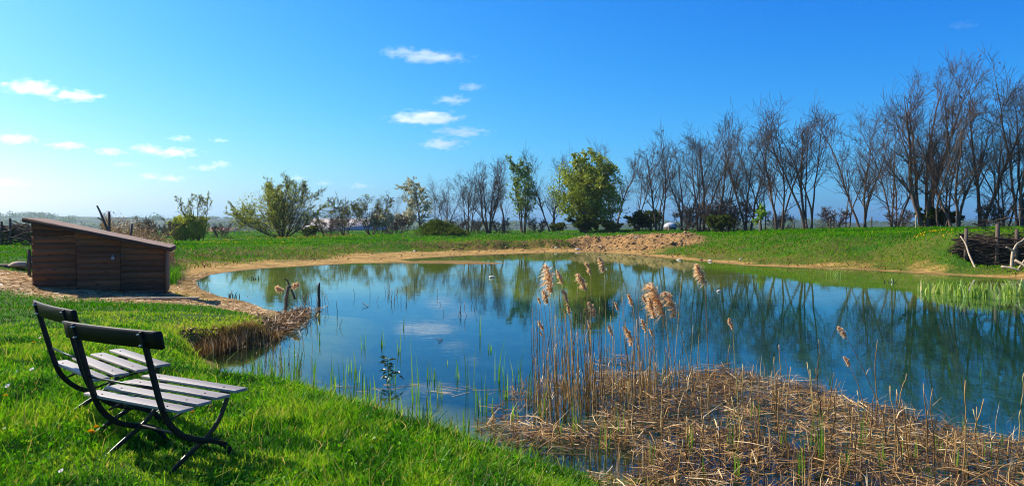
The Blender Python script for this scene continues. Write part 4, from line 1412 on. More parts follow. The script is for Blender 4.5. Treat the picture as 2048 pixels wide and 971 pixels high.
# left edge: dead logs by the shed
p_ = ground_at(38, 537)
branch('log', [([(p_[0] - 1.2, p_[1] + .1, p_[2] + .06), (p_[0], p_[1], p_[2] + .09), (p_[0] + .55, p_[1] + .1, p_[2] + .16)], .06, .10)], 'old_wood', 'dark dead log lying in the grass at the left end of the shed', 'log')
branch('stump', [([(p_[0] + .25, p_[1] + .35, p_[2] - .1), (p_[0] + .22, p_[1] + .35, p_[2] + .2), (p_[0] + .1, p_[1] + .3, p_[2] + .42)], .13, .03), ([(p_[0] + .25, p_[1] + .35, p_[2] + .1), (p_[0] + .4, p_[1] + .3, p_[2] + .3)], .08, .03)], 'old_wood', 'dark broken stump against the left end of the shed', 'stump')
g = Geo(); g.tube(np.array([(-.02, -.02, -.04), (0, 0, .0), (.0, .0, .07), (0, .01, .085)]), [.2, .24, .23, .15], 18)
tag(g.build('cut_log_slice', M['pale_wood'], None, True, loc=(p_[0] + .12, p_[1] - .25, p_[2] + .1)), 'tan slice of cut log lying beside the dark log left of the shed', 'log slice').rotation_euler = (R(12), R(-10), .4)

# ------------------------------------------------------------------ posts and plants in the water
p_ = at_z(638, 607, 0); post('water_post', p_, .60, .04, 'iron', 'slim dark post standing alone in the open water', 'post', None, (0, 0), 4)
p_ = at_z(571, 619, .0); post('old_stake', (p_[0], p_[1], 0), .62, .045, 'old_wood', 'gnarled old stake at the tip of the little spit', 'stake', None, (.07, 0))
f = lambda x, y, Y: tuple(at_y(x, y, Y))
branch('leaning_stick', [([f(590, 598, p_[1] + .2), f(582, 577, p_[1] + .2), f(574, 560, p_[1] + .2), f(568, 557, p_[1] + .2)], .03, .015)], 'old_wood', 'thin dark stick leaning beside the gnarled stake on the spit', 'stick')

# red-brown debris along the little spit
n = 1600
u = rng.uniform(size=n)
A0, A1 = at_z(545, 668, 0), at_z(604, 624, 0)
x = A0[0] + (A1[0] - A0[0]) * u + rng.normal(0, .22, n); y = A0[1] + (A1[1] - A0[1]) * u + rng.normal(0, .35, n)
z = np.maximum(height(x, y), 0)
V, f_, tt = flat_strips(x, y, z + rng.uniform(.01, .12, n), rng.uniform(.08, .3, n), rng.uniform(.01, .02, n), rng.uniform(0, 6.28, n), rng.uniform(-.5, .8, n), np.clip(rng.normal(.35, .22, n), 0, 1))
g = Geo(); g.add(V, f_, tt)
tag(g.build('reed_debris', M['dry']), kind='stuff')
# ------------------------------------------------------------------ the two folding benches
def bar(g, path, w, xc, th, t=.5):
    """flat bar swept along a path in the side plane (y, z)"""
    p = catmull(path, 6)
    d = np.gradient(p, axis=0)
    d = d / np.linalg.norm(d, axis=1, keepdims=True)
    nrm = np.stack((-d[:, 1], d[:, 0]), 1) * (np.broadcast_to(w, (len(p),)) / 2)[:, None]
    a, b = p + nrm, p - nrm
    n = len(p)
    V = np.concatenate([np.stack((np.full(n, xc + sx * th / 2), q[:, 0], q[:, 1]), 1) for sx in (-1, 1) for q in (a, b)])
    i = np.arange(n - 1)
    A, B, C, D = i, i + n, i + 2 * n, i + 3 * n
    g.add(V, [np.stack((A, B, B + 1, A + 1), 1), np.stack((C, C + 1, D + 1, D), 1), np.stack((A, A + 1, C + 1, C), 1), np.stack((B, D, D + 1, B + 1), 1),
              np.array([(0, 2 * n, 3 * n, n), (n - 1, 2 * n - 1, 4 * n - 1, 3 * n - 1)])], t)


def make_bench(loc, rz, label, warp):
    root = empty('folding_bench', loc, rz)
    tag(root, label, 'bench', 'black folding garden benches')
    FX = .345
    gg = np.random.default_rng(warp)
    g = Geo()
    ys = [-.225, -.085, .055, .205]
    for i, y0 in enumerate(ys):
        zz = .432 + i * .013
        g.box((gg.normal(0, .006) + (.0 if i else 0), y0, zz), (1.0, .105, .020), gg.normal(0, .004))
    seat = g.build('seat', M['slat'], root, bevel=.003)
    for xx in (-FX, FX):
        for i, y0 in enumerate(ys):
            g = Geo()
            for dy in (-.02,):
                g.tube([(xx + gg.normal(0, .004), y0 + dy, .440 + i * .013), (xx, y0 + dy, .4455 + i * .013)], [.008, .006], 8)
            g.build('screw', M['iron'], seat)
    # back board: shallow curve, rounded upper edge
    n = 17
    xb = np.linspace(-.50, .50, n)
    bow = -.03 * (1 - (xb / .52) ** 2)
    prof = [(-.012, -.055), (.012, -.055), (.013, .040), (.008, .053), (0, .057), (-.008, .053), (-.013, .040)]
    lean = R(10)
    V = []
    for x_, bb in zip(xb, bow):
        for a, b in prof:
            V.append((x_, -.385 + bb + a * math.cos(lean) - b * math.sin(lean), .895 + b * math.cos(lean) + a * math.sin(lean)))
    k = len(prof)
    fq = np.array([(i * k + j, i * k + (j + 1) % k, (i + 1) * k + (j + 1) % k, (i + 1) * k + j) for i in range(n - 1) for j in range(k)])
    g = Geo(); g.add(V, [fq, np.array([list(range(k))[::-1], [(n - 1) * k + j for j in range(k)]])])
    back = g.build('backrest', M['blackwood'], root)
    for xx in (-FX, FX):
        for dz in (-.035, .035):
            g = Geo()
            yb = -.385 - .03 * (1 - (xx / .52) ** 2) - dz * math.sin(lean)
            g.tube([(xx, yb + .01, .895 + dz), (xx, yb - .034, .895 + dz - .006), (xx, yb - .038, .895 + dz - .006)], [.0055, .0055, .003], 8)
            g.build('bolt', M['zinc'], back)
    for xx in (-FX, FX):
        s = -1 if xx < 0 else 1
        g = Geo()
        bar(g, [(-.420, .945), (-.385, .80), (-.340, .62), (-.300, .47), (-.250, .345), (-.15, .235), (-.03, .175), (.10, .135), (.20, .070), (.262, -.05)], .038, xx + s * .012, .018)
        g.build('back_leg', M['blackwood'], root, bevel=.004)
        g = Geo()
        bar(g, [(.235, .455), (.205, .36), (.14, .25), (.045, .165), (-.10, .085), (-.22, .01), (-.30, -.06)], .032, xx - s * .008, .012)
        g.build('front_leg', M['iron'], root, bevel=.002)
        g = Geo()
        bar(g, [(-.245, .405), (0, .425), (.25, .445)], .022, xx - s * .026, .008)
        bar(g, [(-.225, .335), (0, .392), (.215, .425)], .014, xx - s * .040, .008)
        g.build('seat_rail', M['iron'], root, bevel=.002)
    for nm, y0, z0, r_ in (('back_stretcher', -.322, .575, .008), ('leg_stretcher', .035, .162, .009)):
        g = Geo(); g.tube([(-FX, y0, z0), (0, y0, z0 - .004), (FX, y0, z0)], [r_] * 3, 8)
        g.build(nm, M['iron'], root, True)
    return root


def put_bench(x, y, rz, label, warp):
    return make_bench((x, y, hz(x, y) - .005), rz, label, warp)


put_bench(-2.37, 4.99, R(-29), 'black folding bench with grey slatted seat, nearer the viewer, its whole back board showing', 1)
put_bench(-3.18, 5.77, R(-43), 'black folding bench with grey slats half hidden behind the nearer bench', 2)


# ------------------------------------------------------------------ flowers in the grass
def dandelion(loc, r, tilt, label):
    root = empty('dandelion', loc)
    tag(root, label, 'flower', 'dandelions in the near grass')
    g_ = np.random.default_rng(int(abs(loc[0] * 1000)))
    h = .06
    g = Geo(); g.tube([(0, 0, -.02), (.004, 0, h * .5), (tilt[0] * .02, tilt[1] * .02, h)], [.003, .003, .003], 6)
    g.build('stem', M['shoot'], root)
    n = 130
    a = g_.uniform(0, 2 * math.pi, n); el = g_.uniform(.05, 1.3, n)
    d = np.stack((np.cos(a) * np.cos(el), np.sin(a) * np.cos(el), np.sin(el) * .8), -1)
    c = np.array((tilt[0] * .02, tilt[1] * .02, h))
    side = unit(np.cross(d, np.array((0, 0, 1.0)))) * r * .10
    V = np.stack((c + d * r * .1 - side, c + d * r * .1 + side, c + d * r + side, c + d * r - side), 1).reshape(-1, 3)
    g = Geo(); g.add(V, [np.arange(n * 4).reshape(-1, 4)], np.repeat(g_.uniform(0, 1, n), 4))
    o = g.build('flower_head', M['yellow'], root)
    o.rotation_euler = (0, 0, 0)
    root.rotation_euler = (tilt[1] * .5, tilt[0] * .5, 0)


for px, py, r, tl, lab in [(172, 880, .030, (.7, -.6), 'larger yellow dandelion of the pair by the foot of the nearer bench'), (183, 870, .027, (.7, -.4), 'upper yellow dandelion of the pair by the foot of the nearer bench'),
                           (381, 838, .019, (.3, -.4), 'single yellow dandelion under the right end of the nearer bench seat'), (8, 806, .022, (.2, -.5), 'yellow dandelion at the left edge of the picture'),
                           (66, 692, .020, (.1, -.5), 'small yellow dandelion left of the farther bench back'), (1093, 908, .016, (0, -.3), 'tiny yellow dandelion at the water edge below the reed clump'), (441, 948, .014, (0, -.3), 'tiny yellow dandelion in the shadow of the bench')]:
    p_ = ground_at(px, py + 6)
    dandelion((p_[0], p_[1], p_[2] + .02), r, tl, lab)


def daisy(loc, r, label):
    root = empty('daisy', loc)
    tag(root, label, 'flower', 'white daisies in the near grass')
    g = Geo(); g.tube([(0, 0, -.02), (0, 0, .05)], [.0025, .0025], 5); g.build('stem', M['shoot'], root)
    n = 16
    a = np.arange(n) * 2 * math.pi / n
    d = np.stack((np.cos(a), np.sin(a), np.full(n, .25)), -1)
    sd = np.stack((-np.sin(a), np.cos(a), np.zeros(n)), -1) * r * .17
    c = np.array((0, 0, .05))
    V = np.stack((c + d * r * .2 - sd * .6, c + d * r * .2 + sd * .6, c + d * r + sd, c + d * r - sd), 1).reshape(-1, 3)
    g = Geo(); g.add(V, [np.arange(n * 4).reshape(-1, 4)], .7); g.build('petals', M['white'], root)
    g = Geo(); g.tube([(0, 0, .05), (0, 0, .055), (0, 0, .058)], [r * .3, r * .28, r * .1], 8); g.build('flower_centre', M['yellow'], root)
    root.rotation_euler = (.5, -.2, 0)


for px, py, r, lab in [(40, 752, .022, 'white daisy left of the farther bench, lower of two side by side'), (69, 746, .022, 'white daisy just left of the farther bench post'), (21, 782, .026, 'largest white daisy near the left edge of the picture'),
                       (84, 680, .016, 'small white daisy above the farther bench'), (320, 832, .016, 'white daisy under the seat of the nearer bench'), (345, 830, .014, 'white daisy by the right leg of the nearer bench'), (130, 958, .015, 'tiny white daisy at the bottom edge left of the bench')]:
    p_ = ground_at(px, py + 5)
    daisy((p_[0], p_[1], p_[2] + .03), r, lab)

# drifts of far dandelions
g = Geo()
for px, py, n, sx, sy in [(585, 476, 260, 3.6, 2.2), (640, 473, 120, 2.5, 1.5), (1862, 468, 50, .5, .4), (1905, 471, 8, .3, .3), (480, 488, 60, 2, 1.5), (690, 470, 60, 3, 2)]:
    c_ = ground_at(px, py)
    x = rng.normal(c_[0], sx, n); y = rng.normal(c_[1], sy, n)
    pos = np.stack((x, y, height(x, y) + .13), -1)
    V, f_, tt = leaves(pos, rng.uniform(.05, .09, n), rng.uniform(0, 1, n), 1.0)
    g.add(V, f_, tt)
tag(g.build('dandelion_drift', M['yellow']), kind='stuff')

# ------------------------------------------------------------------ stones
def stone(px, py, s, label, loc=None):
    p_ = ground_at(px, py) if loc is None else loc
    g_ = np.random.default_rng(px)
    n, m_ = 12, 7
    V = [(0, 0, -.5)] + [(math.cos(a) * math.cos(e), math.sin(a) * math.cos(e), math.sin(e) * .6) for e in np.linspace(-1.2, 1.2, m_) for a in np.arange(n) * 2 * math.pi / n] + [(0, 0, .6)]
    V = np.array(V); V *= (1 + g_.normal(0, .09, len(V)))[:, None]; V = V * np.array((1.2, .8, .8)) * s
    fq = np.array([(1 + i * n + j, 1 + i * n + (j + 1) % n, 1 + (i + 1) * n + (j + 1) % n, 1 + (i + 1) * n + j) for i in range(m_ - 1) for j in range(n)])
    e = 1 + (m_ - 1) * n
    ft = np.array([(0, 1 + (j + 1) % n, 1 + j) for j in range(n)] + [(len(V) - 1, e + j, e + (j + 1) % n) for j in range(n)])
    g = Geo(); g.add(V, [fq, ft])
    o = g.build('stone', M['stone'], None, True, loc=(p_[0], p_[1], p_[2] + s * .2))
    o.rotation_euler = (0, 0, g_.uniform(0, 3))
    tag(o, label, 'stone', 'pale stones about the pond')


for px, py, s, lab in [(1155, 500, .17, 'pale stone at the left foot of the earth heap'), (1202, 494, .14, 'long pale stone on the face of the earth heap'), (1112, 497, .13, 'pale stone on the mud left of the earth heap'), (1272, 477, .13, 'pale stone on top of the earth heap'),
                       (1358, 521, .14, 'pale stone on the sandy shore below the earth heap'), (1481, 519, .10, 'small pale stone on the grass edge of the right bank'), (829, 503, .15, 'flat pale stone on the far mud beach'), (1420, 522, .12, 'pale stone on the right hand sandy shore')]:
    stone(px, py, s, lab)
stone(983, 554, .12, 'white stone showing above the water in the middle of the pond', at_z(983, 555, 0))
stone(1438, 581, .09, 'small white stone in the water right of the plumed reeds', at_z(1438, 583, 0))

# ------------------------------------------------------------------ reeds
def in_poly(x, y, poly):
    inside = np.zeros(len(x), dtype=bool)
    n = len(poly)
    for i in range(n):
        ax, ay = poly[i]; bx, by = poly[(i + 1) % n]
        c = (ay > y) != (by > y)
        xi = ax + (y - ay) * (bx - ax) / ((by - ay) or 1e-9)
        inside ^= c & (x < xi)
    return inside


MAT = SH((985, 812), (1040, 772), (1110, 735), (1230, 712), (1330, 742), (1420, 740), (1510, 748), (1600, 768), (1700, 792), (1800, 826), (1900, 856), (1980, 876), (2090, 880)) + [(6.5, 7), (6.5, 2.8), (2.2, 3.9)] + SH((1230, 985), (1110, 940), (1000, 900), (950, 860))
g = Geo()
for lay, (n, z0, z1, w0, w1, tm, sp, l1) in enumerate([(26000, -.05, .0, .005, .014, .10, 1.2, .30), (48000, .0, .07, .004, .012, .34, .85, .32), (8000, .03, .14, .004, .010, .60, 1.1, .40)]):
    x = rng.uniform(-.8, 6.2, n); y = rng.uniform(3.6, 12.5, n)
    dm = fbm(x * 1.3, y * 1.3, 161, 4)
    px_ = 1024 + F * x / y
    k = in_poly(x, y, MAT) & (dm - .025 + .19 * sstep(1050, 1550, px_) - .08 * sstep(8.0, 11, y) > rng.uniform(.39 + .03 * lay, .64, n))
    x, y, dm = x[k], y[k], dm[k]; n = len(x)
    swirl = (fbm(x * .8, y * .8, 163, 2) - .5) * 9
    z = np.maximum(height(x, y), 0) + rng.uniform(z0, z1, n) * (.5 + dm)
    tone = tm + (fbm(x * 2.2, y * 2.2, 169, 3) - .5) * .7
    V, f_, tt = flat_strips(x, y, z, l1 * rng.uniform(.15, 1, n) ** 1.6, rng.uniform(w0, w1, n), swirl + rng.normal(0, sp, n), rng.normal(.02, .13, n), np.clip(rng.normal(0, .24, n) + tone, 0, 1), rng.normal(0, .03, n))
    g.add(V, f_, tt)
# broken stubs
n = 6500
x = rng.uniform(-.4, 6.0, n); y = rng.uniform(3.8, 11.5, n)
k = in_poly(x, y, MAT) & (fbm(x * 1.6, y * 1.6, 165, 3) > .40)
x, y = x[k], y[k]; n = len(x)
h = np.clip(rng.gamma(2.0, .08, n), .04, .42)
V, f_, tt = blades(x, y, np.full(n, -.03), h, rng.uniform(.006, .013, n), h * rng.uniform(.05, .8, n), rng.uniform(0, 6.28, n), np.clip(rng.normal(.6, .25, n), 0, 1), None, .2)
g.add(V, f_, tt)
tag(g.build('reed_litter', M['dry']), kind='stuff')

# loose bits afloat in the near shallows
n = 260
x = rng.uniform(-3.0, 1.6, n); y = rng.uniform(7.2, 10.8, n)
k = (shore_dist(x, y) < -.05) & (shore_dist(x, y) > -1.6) & (fbm(x * .9, y * .9, 167, 3) > .45)
x, y = x[k], y[k]; n = len(x)
V, f_, tt = flat_strips(x, y, np.full(n, .008), rng.uniform(.08, .5, n), rng.uniform(.005, .010, n), rng.normal(0, .6, n), rng.normal(0, .03, n), np.clip(rng.normal(.75, .2, n), 0, 1))
g = Geo(); g.add(V, f_, tt)
tag(g.build('floating_straw', M['dry']), kind='stuff')


def plume_geo(seed, L, W, side):
    """feathery one-sided flower head: strands leaving a nodding axis; side = horizontal unit direction it nods to"""
    g_ = np.random.default_rng(seed)
    n = int(170 + 1300 * W)
    s = g_.uniform(0, 1, n)
    ax = np.array((side[0] * .28, side[1] * .28, 1.0))
    base = np.stack((side[0] * .10 * L * s ** 2 * 2, side[1] * .10 * L * s ** 2 * 2, s * L * .72), -1)
    clumpv = np.floor(s * 9)
    cr = np.random.default_rng(seed + 1).normal(0, 1, (10, 3))
    d = unit(np.array((side[0] * .8, side[1] * .8, .75)) + .42 * cr[clumpv.astype(int)] * np.array((1, 1, .4)) + g_.normal(0, .5, (n, 3)))
    ln = L * (.16 + .20 * np.sin(math.pi * np.clip(s * .85 + .12, 0, 1))) * g_.uniform(.6, 1.2, n) * (W / .09) ** .6
    sd = unit(np.cross(d, g_.normal(size=(n, 3)))) * (.0028 + .0022 * g_.uniform(size=n))[:, None]
    mid = base + d * (ln * .55)[:, None] + np.array((0, 0, .02 * L))
    tip = base + d * ln[:, None] + np.stack((side[0] * .2 * ln, side[1] * .2 * ln, -.22 * ln), -1)
    V = np.stack((base - sd * .4, base + sd * .4, mid + sd * 1.8, mid - sd * 1.8, tip), 1).reshape(-1, 3)
    k = np.arange(n)[:, None] * 5
    g = Geo(); g.add(V, [k + np.array([[0, 1, 2, 3]]), k + np.array([[3, 2, 4]])], np.repeat(np.clip(g_.normal(.55, .22, n), 0, 1), 5))
    return g


# plumed reeds: foot pixel, plume foot pixel, plume top pixel, width, label
PLUMED = [
    ((1131, 812), (1106, 585), (1094, 527), .085, 'tall reed with long upright tan plume, leftmost of the big plumes'),
    ((1100, 806), (1081, 607), (1078, 593), .05, 'reed with tiny reddish plume at the left edge of the clump'),
    ((1116, 818), (1097, 607), (1089, 577), .06, 'reed with short plump plume just under the leftmost big plume'),
    ((1140, 800), (1125, 567), (1118, 538), .05, 'reed with thin broken plume right of the leftmost big plume'),
    ((1152, 815), (1137, 605), (1129, 578), .06, 'reed with drooping plume right of and below the thin broken plume'),
    ((1160, 822), (1139, 628), (1136, 606), .045, 'reed with narrow olive plume hanging under the drooping plume'),
    ((1190, 806), (1174, 582), (1158, 545), .075, 'reed with bent hooked plume in the left part of the clump'),
    ((1180, 798), (1182, 547), (1174, 522), .05, 'straight reed with slim plume above the bent hooked plume'),
    ((1214, 820), (1209, 544), (1206, 512), .06, 'tallest straight reed of the clump, plume against the far shore'),
    ((1206, 826), (1192, 633), (1183, 602), .07, 'reed with ragged fat plume below the tallest straight reed'),
    ((1180, 826), (1176, 627), (1169, 621), .04, 'reed with tiny curled plume left of the ragged fat plume'),
    ((1186, 836), (1181, 656), (1178, 640), .04, 'reed with small brown plume under the ragged fat plume'),
    ((1090, 792), (1087, 660), (1078, 640), .05, 'reed with pale grey plume low at the left of the clump'),
    ((1086, 800), (1085, 672), (1080, 662), .035, 'short reed with wispy pale tuft at the left of the clump'),
    ((1246, 800), (1237, 619), (1231, 603), .04, 'thin reed with tiny plume standing alone in mid clump'),
    ((1282, 790), (1266, 611), (1252, 588), .045, 'thin reed with sparse arched plume in mid clump'),
    ((1226, 812), (1225, 672), (1221, 646), .035, 'reed with pale wispy plume in mid clump, below the tiny plume'),
    ((1270, 800), (1266, 690), (1256, 650), .05, 'reed with long ragged hanging plume low in mid clump'),
    ((1300, 806), (1293, 604), (1285, 590), .05, 'reed with small comb-like plume left of the biggest plume'),
    ((1350, 800), (1329, 631), (1308, 566), .13, 'reed with the biggest and fluffiest orange tan plume'),
    ((1312, 806), (1308, 637), (1301, 590), .065, 'reed with narrow fluffy plume against the left side of the biggest plume'),
    ((1284, 792), (1291, 662), (1290, 636), .05, 'reed with pale cream plume below the biggest plume'),
    ((1308, 800), (1306, 672), (1301, 656), .04, 'reed with small brown plume under the pale cream one'),
    ((1392, 806), (1353, 636), (1338, 582), .075, 'reed with pointed plume just right of the biggest plume'),
    ((1420, 838), (1411, 571), (1397, 526), .075, 'tall reed standing apart right of the clump with broken plume'),
    ((1478, 862), (1466, 656), (1453, 636), .05, 'tall thin reed with small nodding plume right of the broken plume'),
    ((1770, 848), (1693, 673), (1675, 653), .06, 'leaning reed with nodding plume far to the right'),
    ((1736, 842), (1700, 731), (1689, 712), .05, 'shorter leaning reed with small plume right of the floating mat edge'),
]
for i, (b_, pf, pt, W, lab) in enumerate(PLUMED):
    p0 = at_z(b_[0], b_[1], -.05)
    Y = p0[1]
    q = at_y(pf[0], pf[1], Y); tp = at_y(pt[0], pt[1], Y)
    root = empty('plumed_reed', p0)
    tag(root, lab, 'reed', 'dead reeds with plumes')
    g_ = np.random.default_rng(900 + i)
    a = q - p0
    P = catmull([(0, 0, 0), a * .35 + np.array((a[0] * -.08, g_.normal(0, .02), 0)), a * .7 + np.array((a[0] * -.08, g_.normal(0, .02), 0)), a], 5)
    g = Geo(); g.tube(P, np.linspace(.0055, .0028, len(P)), 6, t=g_.uniform(.45, .95))
    # a couple of withered leaf blades on the culm
    for _ in range(2):
        k = g_.integers(4, 11)
        V, f_, tt = blades(np.array([P[k, 0]]), np.array([P[k, 1]]), np.array([P[k, 2]]), np.array([g_.uniform(.08, .2)]), np.array([.008]), np.array([g_.uniform(.05, .18)]), np.array([g_.uniform(0, 6.28)]), np.array([g_.uniform(.4, .9)]))
        g.add(V, f_, tt)
    g.build('stem', M['stem'], root)
    dv = tp - q
    L = max(np.linalg.norm(dv), .08) * 1.25
    g = plume_geo(400 + i, L, W * .8, (-.95, .1) if i % 5 else (-.6, -.7))
    o = g.build('plume', M['plume'], root)
    o.location = a
    o.rotation_euler = (0, math.atan2(dv[0], dv[2]) * .55, 0)

# bare reed stems, each its own
STEM_ME = []
for i in range(8):
    g_ = np.random.default_rng(70 + i)
    P = np.stack((np.cumsum(g_.normal(0, .006, 8)), np.cumsum(g_.normal(0, .006, 8)), np.linspace(0, 1, 8)), -1)
    P[:, 0] -= P[0, 0]; P[:, 1] -= P[0, 1]
    g = Geo(); g.tube(P, np.linspace(.0048, .0026, 8), 5, t=[.15, .3, .45, .6, .72, .8, .9, .35][i])
    if i % 2:
        k = 4
        V, f_, tt = blades(np.array([P[k, 0]]), np.array([P[k, 1]]), np.array([P[k, 2]]), np.array([.16]), np.array([.009]), np.array([.1]), np.array([g_.uniform(0, 6.28)]), np.array([.6]))
        g.add(V, f_, tt)
    o = g.build('bare_reed', M['stem'], None)
    STEM_ME.append(o.data)
    bpy.data.objects.remove(o)


def stem_obj(name, p0, h, lean, i, label, group, thick=1.0):
    o = bpy.data.objects.new(name, STEM_ME[i % 8])
    COL.objects.link(o)
    o.location = p0
    d = Vector((lean[0], lean[1], h))
    q = d.to_track_quat('Z', 'Y') @ Matrix.Rotation(i * 1.7, 4, 'Z').to_quaternion()
    o.rotation_mode = 'QUATERNION'
    o.rotation_quaternion = q
    o.scale = (thick, thick, d.length)
    return tag(o, label, 'reed', group)


cl = [(1110, 845, 26, 26, 36), (1140, 815, 30, 24, 34), (1175, 820, 26, 26, 34), (1225, 812, 30, 24, 26), (1290, 805, 30, 24, 30), (1345, 795, 24, 20, 18), (1270, 850, 40, 14, 14), (1075, 800, 12, 18, 10), (1405, 820, 26, 24, 12)]
i = 0
for cx, cy, sx, sy, n in cl:
    for _ in range(n):
        px, py = rng.normal(cx, sx * .75), np.clip(rng.normal(cy, sy * .7), 745, 872)
        p0 = at_z(px, py, -.05)
        h = float(np.clip(rng.gamma(3.2, .24), .25, 1.55))
        stem_obj('bare_reed', p0, h, (rng.normal(-.03, .05) * h, rng.normal(0, .05) * h), i, 'bare brown reed stem without a plume, standing in the dense reed clump', 'bare stems of the reed clump')
        i += 1
SPARSE = [((1635, 756), (1635, 678)), ((1560, 766), (1556, 690)), ((1752, 848), (1761, 680)), ((1796, 818), (1820, 749)), ((1859, 942), (1842, 766)), ((1870, 945), (1870, 778)), ((1930, 968), (1935, 762)), ((1948, 878), (1970, 797)), ((2042, 816), (2042, 745)),
          ((1796, 850), (1796, 780)), ((1779, 905), (1760, 800)), ((1800, 930), (1768, 770)), ((1812, 950), (1790, 830)), ((1822, 960), (1806, 800)), ((1790, 955), (1792, 850)), ((1518, 905), (1519, 770)), ((1490, 850), (1490, 725)), ((1460, 800), (1462, 690)),
          ((1655, 830), (1660, 740)), ((1725, 870), (1722, 780)), ((1700, 905), (1706, 815)), ((1580, 930), (1576, 850)), ((1545, 830), (1545, 742)), ((2030, 900), (2034, 820)), ((1990, 940), (1996, 870)), ((1360, 960), (1362, 860)), ((1318, 905), (1325, 800)), ((1440, 945), (1436, 850))]
for _ in range(46):
    px, py = rng.uniform(1340, 2040), rng.uniform(790, 960)
    if py < 750 + (px - 1400) * .2: continue
    SPARSE.append(((px, py), (px + rng.normal(0, 7), py - rng.uniform(50, 125))))
for b_, t_ in SPARSE:
    p0 = at_z(b_[0], b_[1], -.03); q = at_y(t_[0], t_[1], p0[1])
    stem_obj('bare_reed', p0, q[2] - p0[2], (q[0] - p0[0], rng.normal(0, .06)), int(rng.integers(0, 8)), 'pale bare stalk standing singly out of the floating mat right of the reed clump', 'single stalks on the floating mat', 1.5)
for _ in range(44):                                              # the inlet under the cut bank
    px, py = rng.uniform(478, 625), rng.uniform(712, 768)
    p0 = at_z(px, py, -.03)
    if shore_dist(p0[0], p0[1]) > .05: continue
    stem_obj('water_reed', p0, rng.uniform(.2, .62), (rng.normal(0, .03), rng.normal(0, .03)), int(rng.integers(0, 8)), 'thin dark stem standing in the shallow inlet below the cut bank', 'thin stems in the inlet', .9)
for cx, cy, sx, sy, n in [(612, 612, 12, 10, 12), (640, 628, 25, 14, 10), (800, 596, 22, 8, 14), (745, 600, 50, 14, 8), (930, 620, 40, 18, 8)]:
    for _ in range(n):
        p0 = at_z(rng.normal(cx, sx), rng.normal(cy, sy), -.03)
        if shore_dist(p0[0], p0[1]) > -.02: continue
        stem_obj('water_reed', p0, rng.uniform(.15, .55), (rng.normal(0, .04), rng.normal(0, .04)), int(rng.integers(0, 5)), 'fine dark stem standing in the open water beyond the near shallows', 'fine stems in the open water', 1.6)

# two nodding plumes on the old stake at the spit
p_ = at_z(571, 622, 0)
for (pf, pt, lab, s_) in [((583, 574), (566, 572), 'pale plume head hooked over the gnarled stake, right one', (.9, 0)), ((566, 580), (560, 572), 'pale plume head hooked over the gnarled stake, left one', (-.9, 0))]:
    q = at_y(pf[0], pf[1], p_[1] - .05)
    root = empty('plumed_reed', (p_[0], p_[1] - .05, -.05)); tag(root, lab, 'reed', 'dead reeds with plumes')
    a = q - np.array((p_[0], p_[1] - .05, -.05))
    g = Geo(); P = catmull([(0, 0, 0), (a[0] * .2, 0, a[2] * .6), a], 5); g.tube(P, np.linspace(.008, .005, len(P)), 5, t=.5); g.build('stem', M['stem'], root)
    o = plume_geo(880, .24, .16, s_).build('plume', M['plume'], root); o.location = a; o.rotation_euler = (0, s_[0] * .9, 0)


# ------------------------------------------------------------------ green shoots in the shallows
def shoot_clump(name, b_, top_y, n, spread, mat, label, group, w=.015, lean=.12, cat='water plant'):
    p0 = at_z(b_[0], b_[1], -.04)
    H = at_y(b_[0], top_y, p0[1])[2] + .04
    g_ = np.random.default_rng(b_[0] * 7 + b_[1])
    x = g_.normal(0, spread, n); y = g_.normal(0, spread, n)
    h = H * np.concatenate(([1.0], g_.uniform(.35, .95, n - 1)))
    V, f_, tt = blades(x, y, np.zeros(n), h, np.full(n, w) * g_.uniform(.7, 1.3, n), h * lean * g_.uniform(.2, 1.6, n), g_.uniform(0, 6.28, n), np.clip(g_.normal(.5, .25, n), 0, 1), g_.normal(0, .7, n))
    g = Geo(); g.add(V, f_, tt)
    o = g.build(name, M[mat], None, loc=tuple(p0))
    return tag(o, label, cat, group)


for b_, ty, n in [((666, 784), 700, 9), ((687, 782), 698, 5), ((632, 770), 694, 6), ((704, 748), 696, 4), ((739, 806), 722, 9), ((831, 838), 668, 8), ((798, 708), 660, 4), ((768, 694), 650, 4), ((727, 700), 655, 4), ((809, 660), 630, 3), ((864, 764), 713, 6),
                  ((858, 848), 750, 5), ((943, 786), 680, 4), ((955, 831), 730, 6), ((969, 831), 730, 5), ((980, 704), 680, 3), ((1000, 765), 672, 7), ((960, 674), 622, 3), ((640, 690), 655, 3), ((895, 733), 716, 3), ((595, 774), 680, 5), ((570, 776), 700, 5), ((548, 770), 690, 5),
                  ((525, 762), 690, 4), ((505, 766), 700, 5), ((612, 786), 740, 5), ((1022, 842), 800, 4), ((810, 842), 790, 7), ((700, 806), 765, 6), ((1040, 770), 690, 6), ((580, 768), 712, 6), ((622, 790), 752, 7), ((655, 800), 760, 6), ((760, 812), 770, 7), ((785, 824), 778, 7), ((850, 842), 800, 8), ((905, 862), 820, 7), ((930, 866), 815, 6), ((540, 752), 706, 5), ((515, 745), 705, 4), ((560, 745), 700, 4), ((715, 770), 720, 4), ((790, 770), 715, 4), ((880, 800), 740, 5), ((915, 760), 712, 3), ((1010, 800), 735, 6), ((1060, 800), 720, 7), ((1085, 835), 760, 7)]:
    shoot_clump('green_shoots', b_, ty, n, .035, 'shoot', 'sparse clump of narrow green shoots rising from the near shallows left of the reed clump', 'green shoots in the near shallows')
